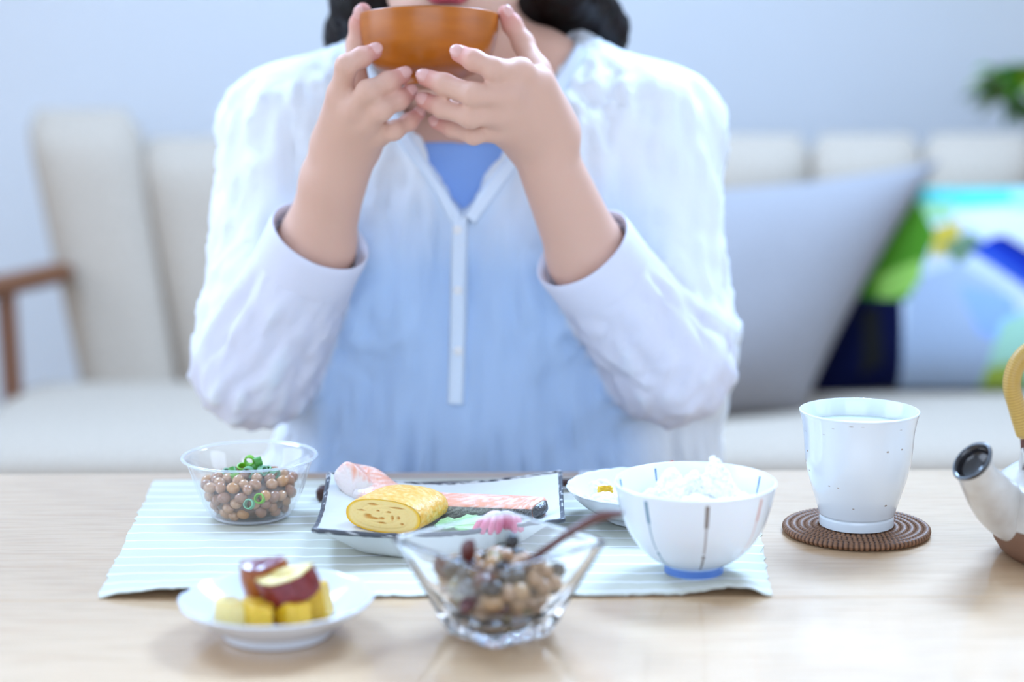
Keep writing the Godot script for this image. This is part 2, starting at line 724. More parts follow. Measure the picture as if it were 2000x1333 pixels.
func cushions() -> void:
	var grey := fabric(Color(0.56, 0.545, 0.55), 0.16, 0.3, 5.0, 11)
	var tr := Vector3(0.689, 0.7718, -2.96)
	var br := Vector3(0.4345, 0.4187, -2.7)
	var tl := Vector3(0.2655, 0.7351, -2.84)
	var a: Vector3 = (tr - tl) / 2
	var b: Vector3 = (tr - br) / 2
	var mid: Vector3 = (tl + br) / 2
	tag(obj("cushion", pillow(mid, a, b, 0.075).mesh(), grey), "large plain grey woven cushion leaning on the sofa back beside the woman", "cushion")
	# the printed one behind it
	var w := 256
	var im := Image.create(w, w, false, Image.FORMAT_RGB8)
	var patches := [   # colour, then corners across and down the cushion
		[Color(0.80, 0.84, 0.90), [0, 0, 1, 0, 1, 1, 0, 1]],
		[Color(0.36, 0.80, 0.78), [0.25, 0, 0.75, 0, 0.72, 0.13, 0.30, 0.17]],
		[Color(0.62, 0.86, 0.86), [0.66, 0, 1, 0, 1, 0.18, 0.66, 0.16]],
		[Color(0.62, 0.80, 0.60), [0.28, 0.12, 0.46, 0.12, 0.44, 0.22, 0.26, 0.24]],
		[Color(0.30, 0.52, 0.13), [0.0, 0.0, 0.28, 0.0, 0.38, 0.3, 0.28, 0.62, 0.0, 0.62]],
		[Color(0.58, 0.76, 0.34), [0.17, 0.5, 0.33, 0.42, 0.33, 0.56, 0.17, 0.64]],
		[Color(0.86, 0.88, 0.90), [0.42, 0.18, 1, 0.17, 1, 0.52, 0.6, 0.32]],
		[Color(0.80, 0.70, 0.25), [0.38, 0.26, 0.48, 0.22, 0.44, 0.40, 0.36, 0.42]],
		[Color(0.42, 0.52, 0.40), [0.40, 0.36, 0.50, 0.28, 0.56, 0.34, 0.46, 0.46]],
		[Color(0.10, 0.22, 0.66), [0.50, 0.38, 0.60, 0.30, 1, 0.62, 1, 0.82, 0.62, 0.48]],
		[Color(0.05, 0.12, 0.46), [0.58, 0.31, 0.63, 0.30, 1, 0.60, 1, 0.64]],
		[Color(0.22, 0.36, 0.74), [0.52, 0.40, 0.56, 0.37, 0.84, 0.62, 0.8, 0.64]],
		[Color(0.66, 0.72, 0.80), [0.33, 0.5, 0.46, 0.44, 0.62, 0.56, 0.62, 1, 0.28, 1, 0.28, 0.62]],
		[Color(0.58, 0.70, 0.92), [0.46, 0.55, 0.66, 0.60, 0.72, 0.86, 0.54, 0.78]],
		[Color(0.03, 0.05, 0.20), [0.0, 0.58, 0.26, 0.62, 0.29, 1, 0.0, 1]],
		[Color(0.12, 0.12, 0.12), [0.12, 0.66, 0.18, 0.64, 0.22, 0.9, 0.15, 0.95]],
		[Color(0.66, 0.84, 0.74), [0.62, 0.72, 0.76, 0.64, 0.88, 0.78, 0.82, 1, 0.56, 1]],
		[Color(0.66, 0.74, 0.30), [0.58, 0.93, 0.68, 0.90, 0.72, 1, 0.57, 1]],
		[Color(0.72, 0.62, 0.36), [0.76, 0.34, 0.84, 0.34, 0.84, 0.42, 0.76, 0.42]],
		[Color(0.30, 0.55, 0.62), [0.9, 0.85, 1, 0.82, 1, 1, 0.88, 1]],
	]
	for p in patches:
		var poly := PackedVector2Array()
		for k in range(0, p[1].size(), 2):
			poly.append(Vector2(p[1][k], p[1][k + 1]) * w)
		for y in w:
			for x in w:
				if Geometry2D.is_point_in_polygon(Vector2(x + 0.5, y + 0.5), poly):
					im.set_pixel(x, y, p[0].darkened(0.13))
	im.flip_y()
	var print_mat := surf(WHITE, 0.9, 0.2)
	print_mat.albedo_texture = ImageTexture.create_from_image(im)
	var l := Vector3(0.4702, 0.4122, -2.84)
	var r := Vector3(0.9331, 0.4067, -2.84)
	var u := Vector3(0.5011, 0.7366, -3)
	tag(obj("cushion", pillow((r + u) / 2, (r - l) / 2, (u - l) / 2, 0.06).mesh(), print_mat), "patchwork printed cushion in blue, green, teal and white half behind the grey one", "cushion")


func plant() -> void:
	var at := Vector3(0.9912, 0.7324, -3.36)
	at.y = 0.0
	var s := thing("plant_stand", "slim wooden stand behind the right part of the sofa holding the potted plant", "stand", at)
	var wood := surf(Color(0.55, 0.38, 0.24), 0.5)
	obj("stand_top", Shape.new().lathe([Vector2(0, 0.62), Vector2(0.1, 0.62), Vector2(0.102, 0.63), Vector2(0.1, 0.64), Vector2(0, 0.64)], 32).mesh(), wood, s)
	for k in 3:
		var d := Vector3(cos(k * TAU / 3), 0, sin(k * TAU / 3))
		obj("leg", Shape.new().tube([d * 0.07 + Vector3(0, 0.62, 0), d * 0.12 + Vector3(0, 0.01, 0)], [0.012, 0.01], 10).mesh(), wood, s)
	var p := thing("potted_plant", "small bushy green plant in a white pot at the right edge above the sofa", "plant", at + Vector3(0, 0.64, 0))
	obj("pot", Shape.new().lathe([Vector2(0, 0), Vector2(0.036, 0), Vector2(0.04, 0.004), Vector2(0.05, 0.085), Vector2(0.052, 0.09), Vector2(0.048, 0.09), Vector2(0.045, 0.078), Vector2(0, 0.078)], 32).mesh(), surf(Color(0.9, 0.9, 0.88), 0.3), p)
	obj("soil", Shape.new().lathe([Vector2(0, 0.079), Vector2(0.0445, 0.079), Vector2(0.03, 0.082), Vector2(0, 0.083)], 24).mesh(), surf(Color(0.18, 0.12, 0.08), 0.95), p)
	var green := surf(WHITE, 0.45)
	green.backlight_enabled = true
	green.backlight = Color(0.25, 0.4, 0.1)
	rng.seed = 5
	var stems := Shape.new()
	for k in 70:
		var a := k * 2.4
		var up := 0.12 + 0.23 * fmod(k * 0.618, 1.0)
		var out := 0.03 + 0.085 * sqrt(fmod(k * 0.37, 1.0))
		var tip := Vector3(cos(a) * out, up, sin(a) * out)
		stems.tube(path_smooth([Vector3(cos(a) * 0.01, 0.08, sin(a) * 0.01), Vector3(cos(a) * out * 0.4, up * 0.7 + 0.02, sin(a) * out * 0.4), tip], 3), [0.0022, 0.0012], 6)
		var dir := (Vector3(cos(a), rng.randf_range(-0.5, 0.5), sin(a))).normalized()
		var side := dir.cross(Vector3.UP).normalized()
		var nrm := side.cross(dir)
		var ln := rng.randf_range(0.06, 0.085)
		var wd := ln * 0.4
		var hue := lin(0.30, 0.54, 0.12) if k % 3 else lin(0.50, 0.60, 0.14)
		obj("leaf", Shape.new().grid(6, 8, func(u, v):
			var x: float = u * 2 - 1
			var wide := wd * sin(PI * pow(v, 0.75)) + 0.0005
			return tip + dir * (v * ln) + side * (x * wide) + nrm * (absf(x) * wide * 0.35 - v * v * ln * 0.3), false, true, func(_u, _v, _p): return hue).mesh(), green, p)
	obj("stem", stems.mesh(), surf(Color(0.3, 0.42, 0.15), 0.6), p)


func table() -> void:
	var t := thing("table", "light oak dining table with a smooth satin top running across the foreground", "table", Vector3(0, 0, -1.15))
	var wood := surf(WHITE, 0.45, 0.5)
	wood.clearcoat_enabled = true
	wood.clearcoat = 1.0
	wood.clearcoat_roughness = 0.12
	wood.albedo_texture = noise_map(0.012, 21, [Color(0.79, 0.635, 0.475), Color(0.835, 0.70, 0.55), Color(0.81, 0.665, 0.51)], 1024, FastNoiseLite.TYPE_SIMPLEX_SMOOTH, 5)
	wood.uv1_triplanar = true
	wood.uv1_scale = Vector3(0.55, 5, 7)
	wood.detail_enabled = true
	wood.detail_blend_mode = BaseMaterial3D.BLEND_MODE_MUL
	wood.detail_uv_layer = BaseMaterial3D.DETAIL_UV_1
	wood.detail_albedo = noise_map(0.05, 22, [Color(0.93, 0.92, 0.9), Color(1, 1, 1), Color(1, 1, 1)], 512)
	wood.roughness_texture = noise_map(0.02, 23, [Color(0.8, 0.8, 0.8), Color(1, 1, 1)], 256)
	# boards of the top, back to front
	for z in [[-1.577, -1.2145], [-1.2138, -0.82], [-0.819, -0.68]]:
		obj("top_board", Shape.new().box(Vector3(0, TOP - 0.0125, (z[0] + z[1]) / 2 + 1.15), Vector3(1.6, 0.025, z[1] - z[0]), 0.0004).mesh(), wood, t)
	var ap := Shape.new()
	for z in [-0.38, 0.42]:
		ap.box(Vector3(0, TOP - 0.05, z), Vector3(1.44, 0.05, 0.02))
	for x in [-0.72, 0.72]:
		ap.box(Vector3(x, TOP - 0.05, 0.02), Vector3(0.02, 0.05, 0.8))
	obj("apron", ap.mesh(), wood, t)
	for x in [-0.73, 0.73]:
		for z in [-0.38, 0.42]:
			obj("leg", Shape.new().tube([Vector3(x, TOP - 0.026, z), Vector3(x, 0.012, z)], [0.028, 0.02], 16, 1.0, Vector3.BACK, 4.0).mesh(), wood, t)



# folds of the loose cotton: thin ridges that run along the sleeves and down the front
func folds(arr: Array, bones: Array, deep: float, sd: int, calm: Array = []) -> Array:
	var f := noise(1.0, sd, FastNoiseLite.TYPE_SIMPLEX_SMOOTH, 2)
	var g := noise(1.0, sd + 9, FastNoiseLite.TYPE_SIMPLEX_SMOOTH, 2)
	var pts: PackedVector3Array = arr[0]
	var idx: PackedInt32Array = arr[1]
	var nn := PackedVector3Array()
	nn.resize(pts.size())
	for t in range(0, idx.size(), 3):
		var m := (pts[idx[t + 2]] - pts[idx[t]]).cross(pts[idx[t + 1]] - pts[idx[t]])
		nn[idx[t]] += m
		nn[idx[t + 1]] += m
		nn[idx[t + 2]] += m
	for i in pts.size():
		var p := pts[i]
		var sum := 0.0
		var all := 0.0
		for b in bones:   # [a, b, reach, across, along]
			var ab: Vector3 = b[1] - b[0]
			var t := clampf((p - b[0]).dot(ab) / ab.length_squared(), 0.0, 1.0)
			var far: float = (p - b[0] - ab * t).length()
			var w := exp(-pow(far / b[2], 4.0))
			if w < 0.003:
				continue
			var dir := ab.normalized()
			var al := p.dot(dir)
			var q: Vector3 = (p - dir * al) * b[3] + dir * (al * b[4])
			sum += w * (f.get_noise_3dv(q) + 0.5 * g.get_noise_3dv(q * 2.1))
			all += w
		var still := 1.0
		for q in calm:
			still = minf(still, smoothstep(0.035, 0.085, (p - q).length()))
		pts[i] = p + nn[i].normalized() * (still * deep * sum / maxf(all, 0.001) if all > 0.001 else 0.0)
	return [pts, idx]


func woman() -> void:
	var t := thing("person", "woman in sheer white blouse over blue camisole, raising a soup bowl with both hands", "person", Vector3.ZERO)
	var skin_mat := surf(WHITE, 0.55, 0.4)
	skin_mat.subsurf_scatter_enabled = true
	skin_mat.subsurf_scatter_strength = 0.08
	var tone := lin(0.83, 0.665, 0.585)
	var pink := lin(0.83, 0.52, 0.49)
	# joints
	var sho_r := Vector3(-0.2137, 0.8945, -1.75)    # her right arm is at the left of the picture
	var elb_r := Vector3(-0.2353, 0.6793, -1.665)
	var cuff_r := Vector3(-0.1708, 0.7986, -1.605)
	var wri_r := Vector3(-0.1414, 0.8842, -1.565)
	var sho_l := Vector3(0.1422, 0.8909, -1.75)
	var elb_l := Vector3(0.1466, 0.6775, -1.665)
	var cuff_l := Vector3(0.0668, 0.7876, -1.605)
	var wri_l := Vector3(0.025, 0.8869, -1.565)
	var mid := Vector3(-0.038, 0, -1.765)
	# ---- skin: trunk, neck and head
	var body := Shape.new()
	var hc := Vector3(-0.048, 1.105, -1.745)
	var chin := Vector3(-0.0563, 0.9773, -1.668)
	var head := Flesh.new(Vector3(-0.20, 0.80, -1.90), Vector3(0.12, 1.24, -1.60), 0.0045)
	head.limb(hc, hc + Vector3(0, 0.02, -0.015), 0.080, 0.082)
	head.limb(hc + Vector3(0, -0.03, 0.045), chin + Vector3(0.002, 0.04, -0.045), 0.055, 0.050, 0.03)
	head.limb(chin + Vector3(0, 0.024, -0.012), chin + Vector3(0, 0.012, -0.012), 0.030, 0.019, 0.03)
	for s in [-1, 1]:
		head.limb(hc + Vector3(s * 0.058, -0.05, -0.01), chin + Vector3(s * 0.02, 0.016, -0.02), 0.024, 0.016, 0.03)   # jaw
		head.limb(hc + Vector3(s * 0.034, -0.028, 0.068), hc + Vector3(s * 0.040, -0.04, 0.060), 0.022, 0.018, 0.02)   # cheek
		head.limb(hc + Vector3(s * 0.031, 0.002, 0.094), hc + Vector3(s * 0.031, 0.001, 0.094), 0.012, 0.012, 0.01, false, true)   # eye socket
		head.limb(hc + Vector3(s * 0.014, 0.018, 0.080), hc + Vector3(s * 0.046, 0.018, 0.068), 0.008, 0.008, 0.012)   # brow
		head.limb(hc + Vector3(s * 0.079, 0.01, -0.012), hc + Vector3(s * 0.077, -0.028, -0.004), 0.012, 0.008, 0.006)   # ear
		head.limb(hc + Vector3(s * 0.010, -0.043, 0.090), hc + Vector3(s * 0.009, -0.042, 0.086), 0.0075, 0.0075, 0.006)   # nostril wing
	head.limb(hc + Vector3(0, 0.006, 0.083), hc + Vector3(-0.001, -0.036, 0.096), 0.006, 0.0085, 0.012)   # nose
	head.limb(Vector3(-0.046, 1.03, -1.770), Vector3(-0.042, 0.90, -1.795), 0.050, 0.053, 0.02)
	var nape := Vector3(-0.042, 0.905, -1.79)
	head.limb(nape, Vector3(-0.1056, 0.9396, -1.765), 0.05, 0.03, 0.05)
	head.limb(nape, Vector3(0.0352, 0.9485, -1.765), 0.05, 0.034, 0.05)
	for s in [-1, 1]:
		head.limb(Vector3(-0.0435, 0.9141, -1.7), Vector3(-0.0435, 0.9141, -1.7) + Vector3(s * 0.07, 0.014, -0.03), 0.012, 0.010, 0.03)   # collar bones
	body.add(with_color(head.skin(1), func(p): return tone))
	var trunk := Flesh.new(Vector3(-0.28, 0.34, -1.93), Vector3(0.20, 0.93, -1.32), 0.012)
	trunk_limbs(trunk, -0.0165)
	trunk.limb(sho_r, elb_r, 0.036, 0.032, 0.04)
	trunk.limb(sho_l, elb_l, 0.036, 0.032, 0.04)
	for s in [-1.0, 1.0]:
		trunk.limb(mid + Vector3(s * 0.08, 0.45 - mid.y, 0), Vector3(mid.x + s * 0.11, 0.445, -1.38), 0.075, 0.055, 0.03)
	body.add(with_color(trunk.skin(2), func(p): return tone))
	# ---- skin: hands with their forearms
	var nails := []
	var hand := Flesh.new(Vector3(-0.198, 0.6385, -1.6) - Vector3(0.04, 0.05, 0.16), Vector3(-0.0601, 1.0122, -1.5) + Vector3(0.02, 0.02, 0.06), 0.0025)
	hand.limb(elb_r, cuff_r, 0.036, 0.0325)
	hand.limb(cuff_r, wri_r, 0.0325, 0.0235, 0.012)
	hand.limb(cuff_r.lerp(wri_r, 0.7) + Vector3(-0.004, 0, 0), wri_r + Vector3(0.006, 0.002, 0), 0.024, 0.021, 0.015)
	# palm rays, from the wrist to each knuckle
	var knuckle_r := [Vector3(-0.1399, 0.9322, -1.522), Vector3(-0.1288, 0.9199, -1.516), Vector3(-0.1185, 0.9088, -1.522), Vector3(-0.1104, 0.8988, -1.535)]
	for k in 4:
		hand.limb(wri_r + Vector3(-0.010 + 0.008 * k, 0.006, 0.002), knuckle_r[k], 0.017, 0.0108, 0.012)
	finger(hand, nails, [knuckle_r[0], Vector3(-0.1327, 0.9557, -1.507), Vector3(-0.121, 0.9621, -1.512), Vector3(-0.1112, 0.9669, -1.522)], [0.0105, 0.0092, 0.0084, 0.0076])
	finger(hand, nails, [knuckle_r[1], Vector3(-0.1155, 0.9354, -1.5), Vector3(-0.0996, 0.9424, -1.51), Vector3(-0.0876, 0.9478, -1.521)], [0.0105, 0.0092, 0.0084, 0.0076])
	finger(hand, nails, [knuckle_r[2], Vector3(-0.105, 0.9199, -1.505), Vector3(-0.0914, 0.9272, -1.516), Vector3(-0.0827, 0.933, -1.526)], [0.0102, 0.0090, 0.0081, 0.0073])
	finger(hand, nails, [knuckle_r[3], Vector3(-0.0959, 0.9024, -1.522), Vector3(-0.0838, 0.9089, -1.532), Vector3(-0.0765, 0.9156, -1.541)], [0.0095, 0.0080, 0.0072, 0.0066])
	hand.limb(wri_r + Vector3(0, 0.012, -0.012), Vector3(-0.1328, 0.9386, -1.568), 0.018, 0.0135, 0.014)   # ball of the thumb
	finger(hand, nails, [Vector3(-0.1328, 0.9386, -1.568), Vector3(-0.1298, 0.9713, -1.582), Vector3(-0.1272, 0.9884, -1.58), Vector3(-0.1239, 0.9994, -1.574)], [0.0125, 0.0098, 0.0090, 0.0080], Vector3(-0.5, 0.1, 0.8))
	body.add(with_color(hand.skin(1), blush.bind(tone, pink, nails)))
	var n0 := nails.size()
	var other := Flesh.new(Vector3(-0.0867, 0.638, -1.6) - Vector3(0.005, 0.05, 0.16), Vector3(0.1651, 1.0112, -1.5) + Vector3(0.02, 0.02, 0.06), 0.0025)
	other.limb(elb_l, cuff_l, 0.037, 0.034)
	other.limb(cuff_l, wri_l, 0.034, 0.0255, 0.012)
	var knuckle_l := [Vector3(0.0077, 0.9501, -1.508), Vector3(-0.0024, 0.9316, -1.5), Vector3(-0.0091, 0.9165, -1.506), Vector3(-0.0109, 0.9034, -1.52)]
	for k in 4:
		other.limb(wri_l + Vector3(0.010 - 0.008 * k, 0.006, 0.002), knuckle_l[k], 0.018, 0.0116, 0.012)
	other.limb(wri_l + Vector3(0.012, 0.01, -0.006), Vector3(0.0229, 0.9412, -1.53), 0.019, 0.013, 0.016)
	finger(other, nails, [knuckle_l[0], Vector3(-0.0129, 0.9523, -1.49), Vector3(-0.0293, 0.9596, -1.492), Vector3(-0.0418, 0.9652, -1.501)], [0.0112, 0.0096, 0.0088, 0.0080])
	finger(other, nails, [knuckle_l[1], Vector3(-0.0298, 0.9326, -1.486), Vector3(-0.0535, 0.9404, -1.5), Vector3(-0.0697, 0.9459, -1.512)], [0.0112, 0.0098, 0.0090, 0.0080])
	finger(other, nails, [knuckle_l[2], Vector3(-0.033, 0.9147, -1.494), Vector3(-0.0556, 0.9213, -1.506), Vector3(-0.071, 0.9271, -1.517)], [0.0108, 0.0094, 0.0086, 0.0076])
	finger(other, nails, [knuckle_l[3], Vector3(-0.0306, 0.8992, -1.514), Vector3(-0.048, 0.9037, -1.524), Vector3(-0.0619, 0.9083, -1.534)], [0.0100, 0.0084, 0.0076, 0.0068])
	other.limb(wri_l + Vector3(0.008, 0.016, -0.016), Vector3(0.0208, 0.9488, -1.558), 0.019, 0.0135, 0.016)
	finger(other, nails, [Vector3(0.0208, 0.9488, -1.558), Vector3(0.0107, 0.9724, -1.577), Vector3(0.0013, 0.9878, -1.58), Vector3(-0.0047, 0.998, -1.578)], [0.0125, 0.0095, 0.0086, 0.0072], Vector3(0.6, 0.1, 0.7))
	body.add(with_color(other.skin(1), blush.bind(tone, pink, nails)))
	# lower legs and feet under the table
	var legs := Flesh.new(Vector3(-0.24, -0.01, -1.75), Vector3(0.17, 0.53, -1.18), 0.012)
	for s in [-1.0, 1.0]:
		var knee := Vector3(mid.x + s * 0.11, 0.45, -1.38)
		var ankle := Vector3(mid.x + s * 0.10, 0.08, -1.45)
		legs.limb(knee, ankle.lerp(knee, 0.6) + Vector3(0, 0, -0.015), 0.052, 0.05, 0.02)
		legs.limb(ankle.lerp(knee, 0.6) + Vector3(0, 0, -0.015), ankle, 0.05, 0.03, 0.02)
		legs.limb(ankle + Vector3(0, -0.045, -0.03), ankle + Vector3(s * 0.015, -0.05, 0.16), 0.032, 0.025, 0.02)
	body.add(with_color(legs.skin(1), func(p): return tone))
	obj("body", body.mesh(), skin_mat, t)
	for nl in nails:
		var out: Vector3 = nl[2]
		var along: Vector3 = nl[1]
		var r: float = nl[3]
		var side := along.cross(out).normalized()
		obj("fingernail", Shape.new().ball(nl[0] + out * r * 0.62 - along * r * 0.15, Basis(side * r * 0.72, out * r * 0.42, along * r * 0.95), 12, 8).mesh(), surf(Color(0.86, 0.66, 0.62), 0.3), t)
	# lips, eyes and brows
	var mouth := Vector3(-0.055, 1.0163, -1.64)
	for w in [[0.004, 0.0052], [-0.0045, 0.0062]]:
		obj("lip", Shape.new().tube(path_smooth([mouth + Vector3(-0.023, 0, -0.010), mouth + Vector3(-0.011, w[0] * 1.1, -0.003), mouth + Vector3(0, w[0], 0), mouth + Vector3(0.011, w[0] * 1.1, -0.003), mouth + Vector3(0.023, 0, -0.010)], 4), spread_radii([0.0015, w[1] * 0.9, w[1], w[1] * 0.9, 0.0015], 4), 10).mesh(), surf(Color(0.76, 0.30, 0.34), 0.35), t)
	for s in [-1, 1]:
		var ey := hc + Vector3(s * 0.031, 0.001, 0.076)
		obj("eye", Shape.new().ball(ey, Basis().scaled(Vector3(0.0125, 0.0055, 0.009)), 16, 10, func(u, v, p): return lin(0.15, 0.09, 0.06) if (p - ey - Vector3(0, -0.001, 0.008)).length() < 0.0055 else Color(0.8, 0.8, 0.8)).mesh(), surf(WHITE, 0.2), t)
		obj("eyelash", Shape.new().tube([ey + Vector3(-0.013, 0.001, 0.004), ey + Vector3(-0.004, 0.005, 0.0085), ey + Vector3(0.005, 0.005, 0.0085), ey + Vector3(0.013, 0.001, 0.004)], [0.0012, 0.0018, 0.0018, 0.0012], 8).mesh(), surf(Color(0.08, 0.06, 0.05), 0.7), t)
		obj("eyebrow", Shape.new().tube([hc + Vector3(s * 0.014, 0.024, 0.086), hc + Vector3(s * 0.03, 0.028, 0.083), hc + Vector3(s * 0.047, 0.024, 0.070)], [0.002, 0.0028, 0.001], 8, 0.6).mesh(), surf(Color(0.1, 0.07, 0.06), 0.8), t)
	hair(t, hc)
	clothes(t, sho_r, elb_r, cuff_r, wri_r, sho_l, elb_l, cuff_l, wri_l, mid)


func with_color(arr: Array, f: Callable) -> Array:
	var c := PackedColorArray()
	for p in arr[0]:
		c.append(f.call(p))
	return [arr[0], arr[1], c]


# skin is pinker towards the finger tips and over the knuckles
func blush(p: Vector3, tone: Color, pink: Color, nails: Array) -> Color:
	var w := 0.0
	for nl in nails:
		w = maxf(w, exp(-pow((p - nl[0]).length() / 0.016, 2.0)))
	return tone.lerp(pink, w * 0.8)


func finger(f: Flesh, nails: Array, j: Array, r: Array, back := Vector3(0, 0.25, 1)) -> void:
	for k in 3:
		f.limb(j[k], j[k + 1], r[k] * 0.90, r[k + 1] * 0.93, 0.003 if k else 0.006)
	for k in [1, 2]:   # a little fuller at the joints
		f.limb(j[k], j[k], r[k] * 0.99, r[k] * 0.99, 0.004)
	var along: Vector3 = (j[3] - j[2]).normalized()
	var out := (back - along * back.dot(along)).normalized()
	nails.append([j[3], along, out, r[3]])


# the trunk as a bundle of upright limbs; more: how much thicker than the blouse
func trunk_limbs(f: Flesh, more: float) -> void:
	var m := Vector3(-0.038, 0, -1.765)
	for s in [-1.0, 1.0]:
		f.limb(m + Vector3(s * 0.082, 0.845, 0), m + Vector3(s * 0.078, 0.66, 0.0), 0.092 + more, 0.092 + more, 0.04)
		f.limb(m + Vector3(s * 0.078, 0.66, 0), m + Vector3(s * 0.105, 0.50, 0.01), 0.092 + more, 0.105 + more, 0.04)
		f.limb(m + Vector3(s * 0.105, 0.50, 0.01), m + Vector3(s * 0.105, 0.44, 0.0), 0.105 + more, 0.095 + more, 0.04)
		f.limb(m + Vector3(s * 0.083, 0.765, 0.062), m + Vector3(s * 0.080, 0.745, 0.062), 0.060 + more, 0.058 + more, 0.05)   # bust
		f.limb(m + Vector3(s * 0.062, 0.952, -0.025), m + Vector3(s * 0.178, 0.887, -0.005), 0.046 + more, 0.054 + more, 0.05)   # shoulder
	f.limb(m + Vector3(0, 0.86, 0.01), m + Vector3(0, 0.48, 0.02), 0.085 + more, 0.10 + more, 0.04)


func hair(t: Node3D, hc: Vector3) -> void:
	var f := Flesh.new(Vector3(-0.26, 0.74, -1.97), Vector3(0.20, 1.26, -1.58), 0.0075)
	f.limb(hc + Vector3(0, 0.012, -0.012), hc + Vector3(0, 0.025, -0.02), 0.090, 0.094)
	f.limb(hc + Vector3(0, 0.03, -0.03), Vector3(-0.045, 0.90, -1.865), 0.088, 0.07, 0.03)
	f.limb(Vector3(-0.045, 0.93, -1.87), Vector3(-0.04, 0.80, -1.885), 0.075, 0.05, 0.03)
	f.limb(hc + Vector3(-0.062, 0.0, 0.0), Vector3(-0.1325, 1.0113, -1.765), 0.034, 0.034, 0.02)
	f.limb(Vector3(-0.1325, 1.0113, -1.765), Vector3(-0.1504, 0.9778, -1.81), 0.034, 0.026, 0.02)
	f.limb(Vector3(-0.1504, 0.9778, -1.81), Vector3(-0.135, 0.84, -1.89), 0.026, 0.03, 0.02)
	f.limb(hc + Vector3(0.062, 0.0, 0.0), Vector3(0.0558, 1.0296, -1.775), 0.034, 0.034, 0.02)
	f.limb(Vector3(0.0558, 1.0296, -1.775), Vector3(0.0877, 0.9806, -1.83), 0.036, 0.025, 0.02)
	f.limb(Vector3(0.0877, 0.9806, -1.83), Vector3(0.06, 0.84, -1.90), 0.025, 0.03, 0.02)
	f.limb(Vector3(0.0, 1.02, -1.83), Vector3(0.035, 0.88, -1.88), 0.06, 0.06, 0.02)
	# the face stays free
	f.limb(hc + Vector3(0, 0.0, 0.09), hc + Vector3(0, -0.12, 0.085), 0.066, 0.06, 0.012, false, true)
	var arr := f.skin(1)
	var nz := noise(1.0, 4, FastNoiseLite.TYPE_SIMPLEX_SMOOTH, 2)
	arr = folds(arr, [[Vector3(-0.045, 1.2, -1.8), Vector3(-0.045, 0.8, -1.85), 0.4, 160.0, 8.0]], 0.004, 31)
	var m := surf(WHITE, 0.5, 0.35)
	obj("hair", Shape.new().add(with_color(arr, func(p): return lin(0.05, 0.04, 0.042).lerp(lin(0.11, 0.085, 0.08), clampf(nz.get_noise_3d(p.x * 200, p.y * 12, p.z * 200), 0, 1)))).mesh(), m, t)


func ribbon(f: Flesh, pts: Array, half: float, lift: float, mid_normal := Vector3(0, 0, 1)) -> Shape:
	# a band of cloth laid on the front of the garment along points given by x and y
	var n := pts.size() - 1
	var rows := []
	for i in pts.size():
		var d: Vector3 = (pts[mini(i + 1, n)] - pts[maxi(i - 1, 0)]).normalized()
		var side := d.cross(mid_normal).normalized()
		rows.append([pts[i], side])
	return Shape.new().grid(8, n, func(u, v):
		var row: Array = rows[roundi(v * n)]
		var x: float = u * 2 - 1
		var p: Vector3 = row[0] + row[1] * (x * half)
		p.z = -1.48
		var q: Vector3 = f.touch(p, Vector3(0, 0, -1), 0.4)
		return q + mid_normal * (lift * (1.0 if absf(x) < 0.9 else -0.6)), false, true)


